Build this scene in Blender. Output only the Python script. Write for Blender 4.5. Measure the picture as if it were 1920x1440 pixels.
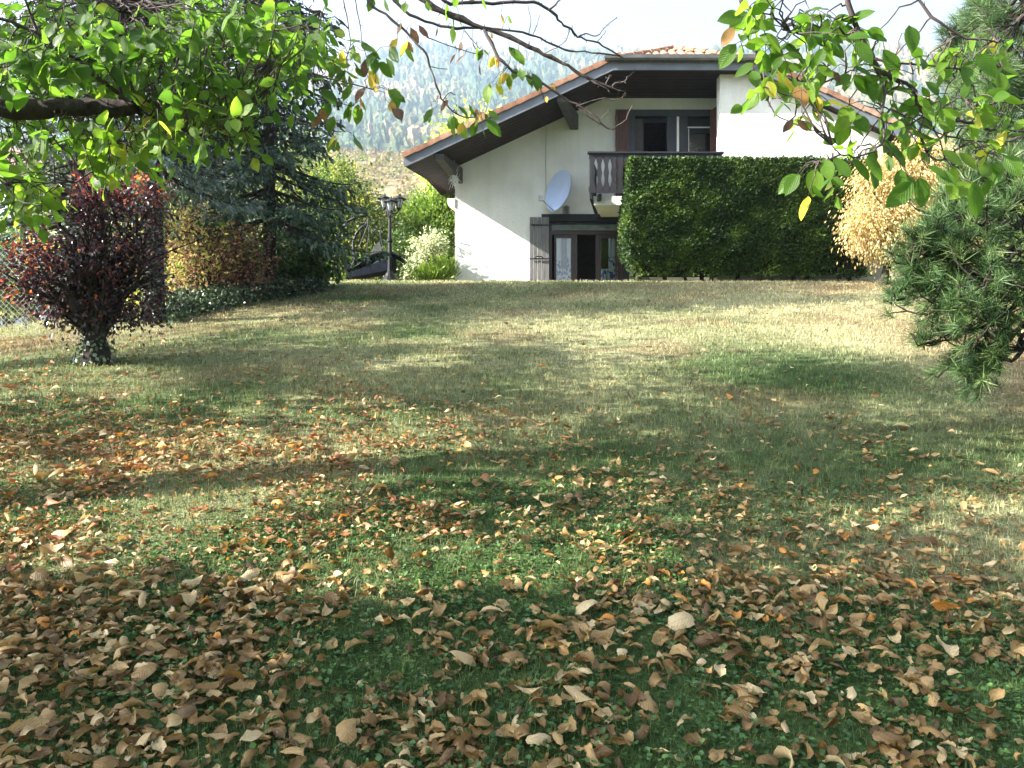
import bpy, math
import numpy as np
from mathutils import Vector
R = math.radians
for o in list(bpy.data.objects):
    bpy.data.objects.remove(o)
sc = bpy.context.scene
col = sc.collection

# ---------------------------------------------------------------- camera, sky, sun, exposure
EYE = 1.6
F = 1500.0                       # focal length in photo pixels (photo is 1920 x 1440)
cam = bpy.data.objects.new('camera', bpy.data.cameras.new('camera'))
cam.data.sensor_width = 36.0
cam.data.lens = 36.0 * F / 1920.0
cam.data.clip_start = 0.05
cam.data.clip_end = 20000
cam.location = (0, 0, EYE)
cam.rotation_euler = (R(90), 0, 0)
col.objects.link(cam)
sc.camera = cam

SUN = np.array([-1.0, -0.27, 0.56]); SUN = SUN / np.linalg.norm(SUN)
SUN_EL = math.asin(SUN[2]); SUN_ROT = math.atan2(SUN[0], SUN[1])
world = bpy.data.worlds.new('World'); sc.world = world
world.use_nodes = True
wn = world.node_tree; wn.nodes.clear()
sky = wn.nodes.new('ShaderNodeTexSky'); sky.sky_type = 'NISHITA'; sky.sun_disc = False
sky.sun_elevation = SUN_EL; sky.sun_rotation = SUN_ROT
sky.dust_density = 5.0; sky.air_density = 1.0; sky.altitude = 400
bg = wn.nodes.new('ShaderNodeBackground'); bg.inputs[1].default_value = 0.05
wo = wn.nodes.new('ShaderNodeOutputWorld')
hs = wn.nodes.new('ShaderNodeHueSaturation'); hs.inputs['Saturation'].default_value = 0.5   # thin white autumn cloud over the whole sky
wn.links.new(sky.outputs[0], hs.inputs['Color']); wn.links.new(hs.outputs[0], bg.inputs[0]); wn.links.new(bg.outputs[0], wo.inputs[0])

sun = bpy.data.objects.new('sun', bpy.data.lights.new('sun', 'SUN'))
sun.data.energy = 5.0; sun.data.angle = R(0.5); sun.data.color = (1.0, 0.94, 0.84)
sun.rotation_euler = Vector(-SUN).to_track_quat('-Z', 'Y').to_euler()
sun.location = (-30, -10, 30)
col.objects.link(sun)

sc.view_settings.view_transform = 'Standard'
sc.view_settings.look = 'None'
sc.view_settings.exposure = 3.15
sc.view_settings.gamma = 1.0
sc.view_settings.use_curve_mapping = False
cy = sc.cycles
cy.use_denoising = True
cy.max_bounces = 8; cy.diffuse_bounces = 3; cy.glossy_bounces = 2
cy.transmission_bounces = 4; cy.transparent_max_bounces = 8; cy.volume_bounces = 1
cy.sample_clamp_indirect = 6.0
cy.use_adaptive_sampling = True; cy.adaptive_threshold = 0.01
HAZE = 0.0005

# ---------------------------------------------------------------- helpers
def P(px, py, d):
    """world point of photo pixel (px, py) at distance d in front of the camera position"""
    return np.array([(px - 960) / F * d, d, EYE - (py - 720) / F * d])

def rng(seed): return np.random.default_rng(seed)

def vnoise(x, y, seed=0):
    x = np.asarray(x, float); y = np.asarray(y, float)
    tab = rng(seed + 77).random((64, 64))
    xi = np.floor(x).astype(int); yi = np.floor(y).astype(int)
    fx = x - xi; fy = y - yi
    fx = fx * fx * (3 - 2 * fx); fy = fy * fy * (3 - 2 * fy)
    g = lambda a, b: tab[a % 64, b % 64]
    return (g(xi, yi) * (1 - fx) * (1 - fy) + g(xi + 1, yi) * fx * (1 - fy)
            + g(xi, yi + 1) * (1 - fx) * fy + g(xi + 1, yi + 1) * fx * fy)

def fbm(x, y, seed=0, oct=4):
    s = 0; a = 0.5
    for k in range(oct):
        s = s + a * vnoise(np.asarray(x) * 2 ** k, np.asarray(y) * 2 ** k, seed + k); a *= 0.5
    return s / (1 - 0.5 ** oct)

def sstep(a, b, x):
    t = np.clip((np.asarray(x, float) - a) / (b - a), 0, 1)
    return t * t * (3 - 2 * t)

SL = 0.2227
def gz(x, y):
    """height of the lawn: a steady slope up to a crest, a flat terrace behind, lower to the left"""
    x = np.asarray(x, float); y = np.asarray(y, float)
    a = SL * y
    right = 4.0 - 0.45 * sstep(17.3, 19.3, y) + np.maximum(y - 26, 0) * 0.02
    left = 2.15 + 0.055 * np.maximum(y - 10.5, 0)
    t = sstep(-8.2, -3.4, x)
    h = left + (right - left) * t
    k = 0.12
    m = np.minimum(a, h)
    return m - k * np.log(np.exp(-(a - m) / k) + np.exp(-(h - m) / k)) + 0.03 * (fbm(x * 0.6, y * 0.6, 5, 3) - 0.5) * sstep(1, 5, y) * sstep(20, 15, y)

def greenness(x, y):
    """0 = straw-dry turf, 1 = lush green"""
    n = fbm(x * 0.8, y * 0.8, 11, 4)
    g = 0.38 + (n - 0.5) * 1.5
    g = g + 0.34 * np.exp(-(((x - 1.4) / 4.2) ** 2 + ((y - 6.4) / 2.4) ** 2)) + 0.12 * sstep(10, 8, y)  # greener middle and near turf, its colour also deepening the shade there
    g = g + 0.35 * np.exp(-(((x + 2.5) / 3.0) ** 2 + ((y - 14.5) / 2.2) ** 2))
    g = g + 0.62 * sstep(3.5, 2.75, y) + 0.10 * sstep(6, 4.5, y)  # green edge set to keep the sunlit band pale, contrast put into colour
    g = g - 0.25 * sstep(1.0, 4.0, x) * sstep(8, 11, y) - 0.22 * sstep(-4, -6, x)
    g = g - 0.35 * sstep(3.2, 4.6, x - 0.1 * (y - 6)) * sstep(4, 5, y)
    return np.clip(g, 0, 1)

# -- node helpers
def new_mat(name):
    m = bpy.data.materials.new(name); m.use_nodes = True
    nt = m.node_tree; nt.nodes.clear()
    out = nt.nodes.new('ShaderNodeOutputMaterial')
    return m, nt, out

def ramp(nt, fac, stops, interp='LINEAR'):
    r = nt.nodes.new('ShaderNodeValToRGB'); r.color_ramp.interpolation = interp
    e = r.color_ramp.elements
    while len(e) < len(stops): e.new(0.5)
    for i, (p, c) in enumerate(stops):
        e[i].position = p; e[i].color = (*c, 1)
    nt.links.new(fac, r.inputs[0])
    return r.outputs[0]

def attr(nt, name):
    a = nt.nodes.new('ShaderNodeAttribute'); a.attribute_name = name
    return a.outputs['Fac']

def noise(nt, scale, detail=4, vec=None, rough=0.55, kind='Object', dist=0.0):
    n = nt.nodes.new('ShaderNodeTexNoise'); n.inputs['Scale'].default_value = scale
    n.inputs['Detail'].default_value = detail; n.inputs['Roughness'].default_value = rough
    n.inputs['Distortion'].default_value = dist
    if vec is None:
        t = nt.nodes.new('ShaderNodeTexCoord'); vec = t.outputs[kind]
    nt.links.new(vec, n.inputs['Vector'])
    return n.outputs['Fac']

def scaled(nt, s, kind='Object'):
    t = nt.nodes.new('ShaderNodeTexCoord'); mp = nt.nodes.new('ShaderNodeMapping')
    mp.inputs['Scale'].default_value = s
    nt.links.new(t.outputs[kind], mp.inputs['Vector'])
    return mp.outputs[0]

def mul(nt, a, b, mode='MULTIPLY', fac=1.0):
    m = nt.nodes.new('ShaderNodeMix'); m.data_type = 'RGBA'; m.blend_type = mode
    if isinstance(fac, (int, float)): m.inputs[0].default_value = fac
    else: nt.links.new(fac, m.inputs[0])
    for s, v in ((6, a), (7, b)):
        if isinstance(v, tuple): m.inputs[s].default_value = (*v, 1)
        else: nt.links.new(v, m.inputs[s])
    return m.outputs[2]

def mathn(nt, op, a, b=None):
    m = nt.nodes.new('ShaderNodeMath'); m.operation = op
    for i, v in ((0, a), (1, b)):
        if v is None: continue
        if isinstance(v, (int, float)): m.inputs[i].default_value = v
        else: nt.links.new(v, m.inputs[i])
    return m.outputs[0]

def bump(nt, h, strength, dist):
    b = nt.nodes.new('ShaderNodeBump'); b.inputs['Strength'].default_value = strength
    b.inputs['Distance'].default_value = dist
    nt.links.new(h, b.inputs['Height'])
    return b.outputs[0]

def bsdf(nt, out, color, rough=0.6, spec=0.5, normal=None, metal=0.0):
    b = nt.nodes.new('ShaderNodeBsdfPrincipled')
    if isinstance(color, tuple): b.inputs['Base Color'].default_value = (*color, 1)
    else: nt.links.new(color, b.inputs['Base Color'])
    b.inputs['Roughness'].default_value = rough
    b.inputs['Specular IOR Level'].default_value = spec
    b.inputs['Metallic'].default_value = metal
    if normal is not None: nt.links.new(normal, b.inputs['Normal'])
    nt.links.new(b.outputs[0], out.inputs[0])
    return b

def simple(name, c, rough=0.6, spec=0.4, var=0.25, scale=6.0, bstr=0.15, bdist=0.004, metal=0.0, stretch=None):
    """plain painted / wooden / metal surface with uneven tone and fine relief"""
    m, nt, out = new_mat(name)
    v = scaled(nt, stretch) if stretch else None
    n = noise(nt, scale, 5, v)
    lo = tuple(x * (1 - var) for x in c); hi = tuple(min(1, x * (1 + var)) for x in c)
    cc = ramp(nt, n, [(0.3, lo), (0.7, hi)])
    n2 = noise(nt, scale * 6, 3, v)
    bsdf(nt, out, cc, rough, spec, bump(nt, n2, bstr, bdist), metal)
    return m

def leafmat(name, stops, trans=0.4, rough=0.45, spec=0.35, tcol=1.6, vein=False, interp='LINEAR'):
    """leaf: colour picked by the per-leaf attribute 'tint', part of the light shines through"""
    m, nt, out = new_mat(name)
    c = ramp(nt, attr(nt, 'tint'), stops, interp)
    n = noise(nt, 35, 3)
    c = mul(nt, c, ramp(nt, n, [(0.25, (0.72, 0.72, 0.72)), (0.75, (1.2, 1.2, 1.15))]))
    if name.startswith('walnut'):
        c = mul(nt, c, (0.16, 0.09, 0.03), 'MIX', ramp(nt, noise(nt, 22, 4, rough=.7), [(0.62, (0, 0, 0)), (0.70, (.8, .8, .8))]))
    nrm = None
    if vein:
        tc = nt.nodes.new('ShaderNodeTexCoord')
        sp = nt.nodes.new('ShaderNodeSeparateXYZ'); nt.links.new(tc.outputs['UV'], sp.inputs[0])
        ax = mathn(nt, 'ABSOLUTE', mathn(nt, 'SUBTRACT', sp.outputs[0], 0.5))
        ph = mathn(nt, 'SUBTRACT', mathn(nt, 'MULTIPLY', sp.outputs[1], 62.0), mathn(nt, 'MULTIPLY', ax, 42.0))
        w = mathn(nt, 'MULTIPLY', mathn(nt, 'ADD', mathn(nt, 'SINE', ph), 1.0), 0.5)
        w = mathn(nt, 'POWER', w, 4.0)
        mid = mathn(nt, 'LESS_THAN', ax, 0.022)
        v = mathn(nt, 'MAXIMUM', w, mid)
        c = mul(nt, c, mul(nt, c, (1.2, 1.15, 1.0)) if name.startswith('walnut') else mul(nt, c, (0.66, 0.6, 0.55)), 'MIX', mathn(nt, 'MULTIPLY', v, 0.5))
        nrm = bump(nt, v, 0.5, 0.003)
    b = nt.nodes.new('ShaderNodeBsdfPrincipled')
    nt.links.new(c, b.inputs['Base Color']); b.inputs['Roughness'].default_value = rough
    b.inputs['Specular IOR Level'].default_value = spec
    if nrm is not None: nt.links.new(nrm, b.inputs['Normal'])
    t = nt.nodes.new('ShaderNodeBsdfTranslucent')
    nt.links.new(mul(nt, c, (tcol, tcol, tcol * 0.8)), t.inputs[0])
    mx = nt.nodes.new('ShaderNodeMixShader'); mx.inputs[0].default_value = trans
    nt.links.new(b.outputs[0], mx.inputs[1]); nt.links.new(t.outputs[0], mx.inputs[2])
    nt.links.new(mx.outputs[0], out.inputs[0])
    return m

# -- mesh helpers
def make_mesh(name, V, faces, tint=None, smooth=False, uv=None, extra=None):
    """V (n,3); faces = list of integer arrays (m,k); tint per face; uv per vertex"""
    me = bpy.data.meshes.new(name)
    V = np.asarray(V, np.float32)
    faces = [np.asarray(f, np.int32) for f in faces if len(f)]
    loops = np.concatenate([f.ravel() for f in faces])
    tot = np.concatenate([np.full(len(f), f.shape[1], np.int32) for f in faces])
    st = np.concatenate([[0], np.cumsum(tot)[:-1]]).astype(np.int32)
    me.vertices.add(len(V)); me.vertices.foreach_set('co', V.ravel())
    me.loops.add(len(loops)); me.loops.foreach_set('vertex_index', loops)
    me.polygons.add(len(tot)); me.polygons.foreach_set('loop_start', st)
    me.polygons.foreach_set('use_smooth', np.full(len(tot), bool(smooth)))
    me.update(calc_edges=True)
    if tint is not None:
        a = me.attributes.new('tint', 'FLOAT', 'FACE'); a.data.foreach_set('value', np.asarray(tint, np.float32))
    for k, v in (extra or {}).items():
        a = me.attributes.new(k, 'FLOAT', 'FACE'); a.data.foreach_set('value', np.asarray(v, np.float32))
    if uv is not None:
        u = me.uv_layers.new(name='UVMap'); u.data.foreach_set('uv', np.asarray(uv, np.float32)[loops].ravel())
    return me

def add(name, me, mat, parent=None, **props):
    if mat is not None and len(me.materials) == 0: me.materials.append(mat)
    o = bpy.data.objects.new(name, me); col.objects.link(o)
    if parent is not None: o.parent = parent
    for k, v in props.items(): o[k] = v
    return o

class MB:
    """collects boxes, prisms and tubes and links them as one mesh object"""
    def __init__(s): s.v = []; s.f = {3: [], 4: []}; s.n = 0; s.t = {3: [], 4: []}
    def raw(s, V, faces, tint=0.5):
        V = np.asarray(V, float)
        for f in faces:
            f = np.asarray(f, int)
            if f.size == 0: continue
            if f.ndim == 1: f = f[None]
            k = f.shape[1]
            if k > 4:
                for q in f:
                    for j in range(1, k - 1):
                        s.f[3].append(np.array([[q[0], q[j], q[j + 1]]]) + s.n); s.t[3].append(np.array([tint]))
            else:
                s.f[k].append(f + s.n); s.t[k].append(np.full(len(f), tint) if np.isscalar(tint) else np.asarray(tint))
        s.v.append(V); s.n += len(V)
    def hexa(s, c, tint=0.5):
        """8 corners: bottom 4 ccw, top 4 ccw"""
        s.raw(c, [[[3, 2, 1, 0], [4, 5, 6, 7], [0, 1, 5, 4], [1, 2, 6, 5], [2, 3, 7, 6], [3, 0, 4, 7]]], tint)
    def box(s, x0, x1, y0, y1, z0, z1, tint=0.5):
        s.hexa([(x0, y0, z0), (x1, y0, z0), (x1, y1, z0), (x0, y1, z0), (x0, y0, z1), (x1, y0, z1), (x1, y1, z1), (x0, y1, z1)], tint)
    def prism(s, poly, y0, y1, tint=0.5):
        """poly of (x,z), counter-clockwise seen from the front (-y)"""
        n = len(poly)
        V = [(x, y0, z) for x, z in poly] + [(x, y1, z) for x, z in poly]
        s.raw(V, [np.array([list(range(n))]), np.array([list(range(2 * n - 1, n - 1, -1))]),
                  np.array([[i + n, (i + 1) % n + n, (i + 1) % n, i] for i in range(n)])], tint)
    def tube(s, pts, rad, n=6, tint=0.5, cap=True, wob=0.0, seed=0):
        pts = np.asarray(pts, float); m = len(pts)
        rad = np.full(m, rad) if np.isscalar(rad) else np.asarray(rad, float)
        T = np.gradient(pts, axis=0); T /= np.linalg.norm(T, axis=1)[:, None] + 1e-9
        up = np.array([0.13, 0.2, 1.0]) if abs(T[0][2]) < 0.9 else np.array([1.0, 0.1, 0.05])
        A = np.cross(T, up); A /= np.linalg.norm(A, axis=1)[:, None] + 1e-9
        B = np.cross(T, A)
        th = np.linspace(0, 2 * np.pi, n, endpoint=False)
        r = rad[:, None] * np.ones(n)[None]
        if wob: r = r * (1 + wob * (rng(seed).random((m, n)) - 0.5) * 2)
        V = pts[:, None] + r[..., None] * (np.cos(th)[None, :, None] * A[:, None] + np.sin(th)[None, :, None] * B[:, None])
        V = V.reshape(-1, 3)
        i = np.arange(m - 1)[:, None] * n; j = np.arange(n)[None]; k = (j + 1) % n
        q = np.stack([i + j, i + k, i + n + k, i + n + j], -1).reshape(-1, 4)
        fs = [q]
        if cap:
            V = np.vstack([V, pts[0], pts[-1]]); a = m * n
            jj = np.arange(n); kk = (jj + 1) % n
            fs.append(np.stack([kk, jj, np.full(n, a)], -1))
            fs.append(np.stack([jj + (m - 1) * n, kk + (m - 1) * n, np.full(n, a + 1)], -1))
        s.raw(V, fs, tint)
    def ellipsoid(s, c, r, n=8, m=6, tint=0.5):
        th = np.linspace(0, 2 * np.pi, n, endpoint=False); ph = np.linspace(0.05, np.pi - 0.05, m)
        pts = [(c[0] + r[0] * math.sin(p) * math.cos(t), c[1] + r[1] * math.sin(p) * math.sin(t), c[2] + r[2] * math.cos(p)) for p in ph for t in th]
        i = np.arange(m - 1)[:, None] * n; j = np.arange(n)[None]; k = (j + 1) % n
        q = np.stack([i + j, i + n + j, i + n + k, i + k], -1).reshape(-1, 4)
        s.raw(pts, [q, np.array([list(range(n))]), np.array([list(range(m * n - 1, (m - 1) * n - 1, -1))])], tint)
    def lathe(s, c, prof, n=12, tint=0.5):
        """prof: list of (radius, z) relative to c"""
        th = np.linspace(0, 2 * np.pi, n, endpoint=False)
        V = [(c[0] + r * math.cos(t), c[1] + r * math.sin(t), c[2] + z) for r, z in prof for t in th]
        m = len(prof); i = np.arange(m - 1)[:, None] * n; j = np.arange(n)[None]; k = (j + 1) % n
        s.raw(V, [np.stack([i + j, i + k, i + n + k, i + n + j], -1).reshape(-1, 4)], tint)
    def mesh(s, name, smooth=False):
        fs = [np.vstack(s.f[k]) for k in (3, 4) if s.f[k]]
        ts = np.concatenate([np.concatenate(s.t[k]) for k in (3, 4) if s.f[k]])
        return make_mesh(name, np.vstack(s.v), fs, ts, smooth)
    def build(s, name, mat, parent=None, smooth=False, **props):
        return add(name, s.mesh(name, smooth), mat, parent, **props)

def thing(name, label, cat, loc=(0, 0, 0), group=None):
    o = bpy.data.objects.new(name, None); col.objects.link(o)
    o.location = [float(v) for v in loc]; o.empty_display_size = 0.1
    o['label'] = label; o['category'] = cat
    if group: o['group'] = group
    return o

def settle(root):
    """parts are modelled in world coordinates: take the thing's own place out of their matrices"""
    bpy.context.view_layer.update()
    inv = root.matrix_basis.inverted()
    for c in root.children: c.matrix_parent_inverse = inv

def unit(a):
    a = np.asarray(a, float)
    return a / (np.linalg.norm(a, axis=-1, keepdims=True) + 1e-9)

def spread(tmpl, tf, pos, axis, nrm, scale, width=1.0):
    """copies of template (k,3) with y along axis, z along nrm; tf = list of face arrays"""
    y = unit(axis); z = unit(nrm - (nrm * y).sum(1, keepdims=True) * y); x = np.cross(y, z)
    scale = np.broadcast_to(np.asarray(scale, float), (len(pos),))[:, None, None]
    t = np.asarray(tmpl, float)
    V = (t[None, :, 0:1] * x[:, None] * width + t[None, :, 1:2] * y[:, None] + t[None, :, 2:3] * z[:, None]) * scale + pos[:, None]
    k = len(t); off = (np.arange(len(pos)) * k)[:, None, None]
    F_ = [(np.asarray(f)[None] + off).reshape(-1, np.asarray(f).shape[1]) for f in tf]
    return V.reshape(-1, 3), F_

DIAMOND = (np.array([(0, 0, 0), (0.3, 0.45, 0.06), (0, 1, -0.05), (-0.3, 0.45, 0.06)]), [np.array([[0, 1, 2], [0, 2, 3]])])
BLOB = (np.array([(0, 0, 0), (0.26, 0.25, 0.05), (0.3, 0.6, 0.04), (0, 1, -0.08), (-0.3, 0.6, 0.04), (-0.26, 0.25, 0.05)]),
        [np.array([[0, 1, 2], [0, 2, 3], [0, 3, 4], [0, 4, 5]])])

def foliage(name, parent, mat, pos, size, seed, tint, axis=None, droop=0.3, tmpl=DIAMOND, width=1.0, **props):
    g = rng(seed); n = len(pos)
    d = unit(g.normal(size=(n, 3)))
    if axis is not None: d = unit(axis + d * 0.6)
    d[:, 2] -= droop; d = unit(d)
    nr = unit(g.normal(size=(n, 3)) + np.array([0, 0, 0.8]))
    V, fs = spread(tmpl[0], tmpl[1], pos, d, nr, size * g.uniform(0.6, 1.3, n), width)
    nf = len(tmpl[1][0])
    me = make_mesh(name, V, fs, np.repeat(tint, nf))
    return add(name, me, mat, parent, **props)

def clump_points(ell, n_clumps, per, seed, sig=0.12, shell=0.75, tmin=None):
    """points in clumps lying mostly in the outer part of the ellipsoids; returns positions, clump id, outward dirs"""
    g = rng(seed); P_, I_, D_ = [], [], []
    vol = np.array([e[3] * e[4] * e[5] for e in ell]) ** 0.67; vol = vol / vol.sum(); cid = 0
    for e, w in zip(ell, vol):
        m = max(1, int(n_clumps * w)); d = unit(g.normal(size=(m, 3)))
        r = shell + (1.02 - shell) * g.random(m) ** 0.7
        inner = g.random(m) < 0.25
        r = np.where(inner, g.uniform(0.25, shell, m), r)
        c = np.array(e[:3]) + d * r[:, None] * np.array(e[3:6])
        s = sig * g.uniform(0.6, 1.5, m)
        k = np.repeat(np.arange(m), per)
        P_.append(c[k] + g.normal(size=(len(k), 3)) * s[k][:, None]); I_.append(k + cid); D_.append(d[k]); cid += m
    return np.vstack(P_), np.concatenate(I_), np.vstack(D_)

def clump_tint(ids, seed, spread_=0.16, base=0.5, clump=0.2):
    g = rng(seed); c = g.normal(size=ids.max() + 1) * clump
    return np.clip(base + c[ids] + g.normal(size=len(ids)) * spread_, 0, 1)

def bez(a, b, n=6, sag=0.0, jit=0.0, seed=0):
    a = np.asarray(a, float); b = np.asarray(b, float); t = np.linspace(0, 1, n)[:, None]
    p = a + (b - a) * t; p[:, 2] += sag * (4 * t * (1 - t))[:, 0]
    if jit:
        j = rng(seed).normal(size=(n, 3)) * jit * np.linalg.norm(b - a); j[0] = 0; j[-1] = 0; p += j
    return p

# ---------------------------------------------------------------- ground
def lawn_colour(nt, blades):
    g = attr(nt, 'green')
    n = noise(nt, 9.0, 5)
    dry = ramp(nt, n, [(0.3, (0.20, 0.185, 0.10)), (0.7, (0.38, 0.36, 0.215))])
    lush = ramp(nt, n, [(0.3, (0.028, 0.060, 0.018)), (0.7, (0.075, 0.115, 0.038))])
    c = mul(nt, dry, lush, 'MIX', g)
    soil = ramp(nt, noise(nt, 14.0, 5), [(0.35, (0.13, 0.085, 0.05)), (0.7, (0.26, 0.18, 0.11))])
    c = mul(nt, c, soil, 'MIX', attr(nt, 'soil'))
    if blades:
        v = attr(nt, 'tint')
        c = mul(nt, c, ramp(nt, v, [(0.0, (0.5, 0.5, 0.42)), (0.6, (1.15, 1.15, 1.1)), (1.0, (1.7, 1.55, 1.3))]))
    return c

def soilness(x, y):
    s = 0.75 * sstep(3.6, 5.0, x - 0.12 * (y - 8)) * sstep(3.5, 5, y) * sstep(14, 10, y)
    s = s + 0.45 * sstep(0.56, 0.66, fbm(x * 0.9 + 9, y * 0.9, 31, 4)) * sstep(4, 7, y)
    s = s + 0.7 * np.exp(-(((x + 6.4) / 1.6) ** 2 + ((y - 9.2) / 0.45) ** 2))
    s = s + 0.5 * np.exp(-(((x - 6.2) / 3.6) ** 2 + ((y - 15.8) / 1.0) ** 2))
    return np.clip(s, 0, 1)

def grid_mesh(name, xs, ys, zf):
    X, Y = np.meshgrid(xs, ys); Z = zf(X, Y)
    V = np.stack([X, Y, Z], -1).reshape(-1, 3); nx = len(xs); ny = len(ys)
    i = np.arange(ny - 1)[:, None] * nx; j = np.arange(nx - 1)[None]
    q = np.stack([i + j, i + j + 1, i + nx + j + 1, i + nx + j], -1).reshape(-1, 4)
    cx = V[q].mean(1)
    return make_mesh(name, V, [q], np.full(len(q), 0.5), True,
                     extra={'green': greenness(cx[:, 0], cx[:, 1]), 'soil': soilness(cx[:, 0], cx[:, 1])})

m_lawn, nt, out = new_mat('lawn_turf')
c = lawn_colour(nt, False)
c = mul(nt, c, ramp(nt, noise(nt, 55.0, 3), [(0.3, (0.45, 0.45, 0.42)), (0.7, (1.15, 1.15, 1.1))]))
bsdf(nt, out, c, 0.95, 0.1, bump(nt, noise(nt, 60, 4), 0.9, 0.03))
far = np.concatenate([[-3000, -1500, -700, -300, -140, -80, -50, -35, -28, -24], np.arange(-22, 14.1, 0.2), [15, 17, 20, 24, 30, 45, 80, 140, 300, 700, 1500, 3000]])
fy = np.concatenate([[-400, -150, -60, -30, -18, -12, -8, -5, -3, -1.5], np.arange(0, 22, 0.2), [23, 25, 28, 34, 45, 60, 90, 150, 300, 700, 1500, 3000]])
def gz_all(X, Y):
    z = gz(X, np.minimum(Y, 60.0))
    return np.where(Y < -1.5, gz(X, Y * 0 - 1.5) + (Y + 1.5) * 0.12 * np.exp(np.minimum(Y, 0) / 60), z)
add('lawn', grid_mesh('lawn', far, fy, gz_all), m_lawn, kind='structure')

# grass blades, smaller and denser near the camera
def scatter_ground(d0, d1, per_m2, seed, side=0.70):
    g = rng(seed); area = side * (d1 ** 2 - d0 ** 2); n = int(area * per_m2)
    y = np.sqrt(g.random(n) * (d1 ** 2 - d0 ** 2) + d0 ** 2); x = (g.random(n) * 2 - 1) * side * y
    m = int(n * 0.22); xm = (side * y[:m] + g.random(m) * 1.5) * g.choice([-1, 1], m)      # thinner strip to either side
    x = np.concatenate([x, xm]); y = np.concatenate([y, y[:m] * 1.0]); return x, y, g
Vs, Fs, gr, so, ti, base = [], [], [], [], [], 0
for (d0, d1, dens, h, w, seed) in ((1.9, 3.2, 4500, 0.030, 0.0026, 1), (3.2, 5, 2600, 0.032, 0.0036, 2), (5, 8, 1350, 0.034, 0.0055, 3), (8, 12, 520, 0.034, 0.009, 4), (12, 18.2, 250, 0.034, 0.014, 5)):
    x, y, g = scatter_ground(d0, d1, dens, seed); n = len(x)
    z = gz(x, y); gg = greenness(x, y); hh = h * g.uniform(0.5, 1.4, n) * (0.75 + 0.7 * vnoise(x * 2.3, y * 2.3, 9))
    a = g.uniform(0, 2 * np.pi, n); lean = g.uniform(0.1, 1.0, n) * hh; b = g.uniform(0, 2 * np.pi, n)
    dx, dy = np.cos(a) * w * 0.5, np.sin(a) * w * 0.5
    p0 = np.stack([x - dx, y - dy, z - 0.004], -1); p1 = np.stack([x + dx, y + dy, z - 0.004], -1)
    mid = np.stack([x + np.cos(b) * lean * 0.3, y + np.sin(b) * lean * 0.3, z + hh * 0.6], -1)
    m0 = mid - np.stack([dx, dy, 0 * dx], -1) * 0.8; m1 = mid + np.stack([dx, dy, 0 * dx], -1) * 0.8
    tip = np.stack([x + np.cos(b) * lean, y + np.sin(b) * lean, z + hh], -1)
    V = np.stack([p0, p1, m1, m0, tip], 1).reshape(-1, 3); i = np.arange(n)[:, None] * 5 + base
    Vs.append(V); Fs.append((i + [0, 1, 2, 3], i + [3, 2, 4])); base += 5 * n
    ti.append(g.random(n)); gr.append(np.clip(gg + g.normal(size=n) * 0.14, 0, 1)); so.append(soilness(x, y) * 0.55)
m_gr, nt, out = new_mat('grass_blade')
c = lawn_colour(nt, True)
b = nt.nodes.new('ShaderNodeBsdfPrincipled'); nt.links.new(c, b.inputs['Base Color'])
b.inputs['Roughness'].default_value = 0.55; b.inputs['Specular IOR Level'].default_value = 0.3
t = nt.nodes.new('ShaderNodeBsdfTranslucent'); nt.links.new(mul(nt, c, (1.4, 1.5, 1.0)), t.inputs[0])
mx = nt.nodes.new('ShaderNodeMixShader'); mx.inputs[0].default_value = 0.3
nt.links.new(b.outputs[0], mx.inputs[1]); nt.links.new(t.outputs[0], mx.inputs[2]); nt.links.new(mx.outputs[0], out.inputs[0])
q4 = np.vstack([f[0] for f in Fs]); q3 = np.vstack([f[1] for f in Fs])
two = lambda L: np.concatenate([np.concatenate(L), np.concatenate(L)])
add('grass', make_mesh('grass', np.vstack(Vs), [q4, q3], two(ti), extra={'green': two(gr), 'soil': two(so)}), m_gr, kind='stuff')

# clover and small weeds between the leaves near the camera
x, y, g = scatter_ground(1.9, 4.6, 3000, 21)
keep = g.random(len(x)) < np.clip((greenness(x, y) - 0.25) * 1.3, 0, 1) * (0.35 + 0.9 * sstep(0.35, 0.6, fbm(x * 3, y * 3, 8, 3)))
x, y = x[keep], y[keep]; n = len(x)
pos = np.stack([x, y, gz(x, y) + g.uniform(0.008, 0.034, n)], -1)
ax = unit(np.stack([g.normal(size=n), g.normal(size=n), g.uniform(-0.2, 0.6, n)], -1))
V, fs = spread(BLOB[0], BLOB[1], pos, ax, np.tile([0.0, 0, 1], (n, 1)) + g.normal(size=(n, 3)) * 0.45, g.uniform(0.010, 0.024, n), 1.35)
m_clover = leafmat('clover_leaf', [(0, (0.025, 0.065, 0.02)), (0.6, (0.05, 0.12, 0.03)), (1, (0.10, 0.18, 0.05))], 0.3)
add('clover', make_mesh('clover', V, fs, np.repeat(g.random(n), 4)), m_clover, kind='stuff')

# ---------------------------------------------------------------- mountain and far slope
def bil(p): return p
xs = np.concatenate([np.arange(-2600, -900, 120), np.arange(-900, 900, 26), np.arange(900, 2700, 120)])
ys = np.concatenate([np.arange(320, 1300, 24), np.arange(1300, 2400, 90)])
def hill_z(X, Y):
    t = (Y - 320) / (1200 - 320)
    top = 500 + 26 * (fbm(X / 260, Y * 0 + 3, 40, 3) - 0.5) - 26 * sstep(-120, -420, X)
    prof = np.where(t < 1, 0.16 + 0.84 * np.clip(t, 0, 1) ** 1.25, 1 - 0.22 * sstep(1, 2.2, t))
    z = top * prof + 46 * (fbm(X / 150, Y / 150, 41, 4) - 0.5) * np.clip(1.1 - t, 0.25, 1)
    ridg = 60 * np.abs(fbm(X / 330 + Y / 900, Y / 1500, 44, 3) - 0.5) * np.clip(1 - t, 0, 1)
    return z - ridg
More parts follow.
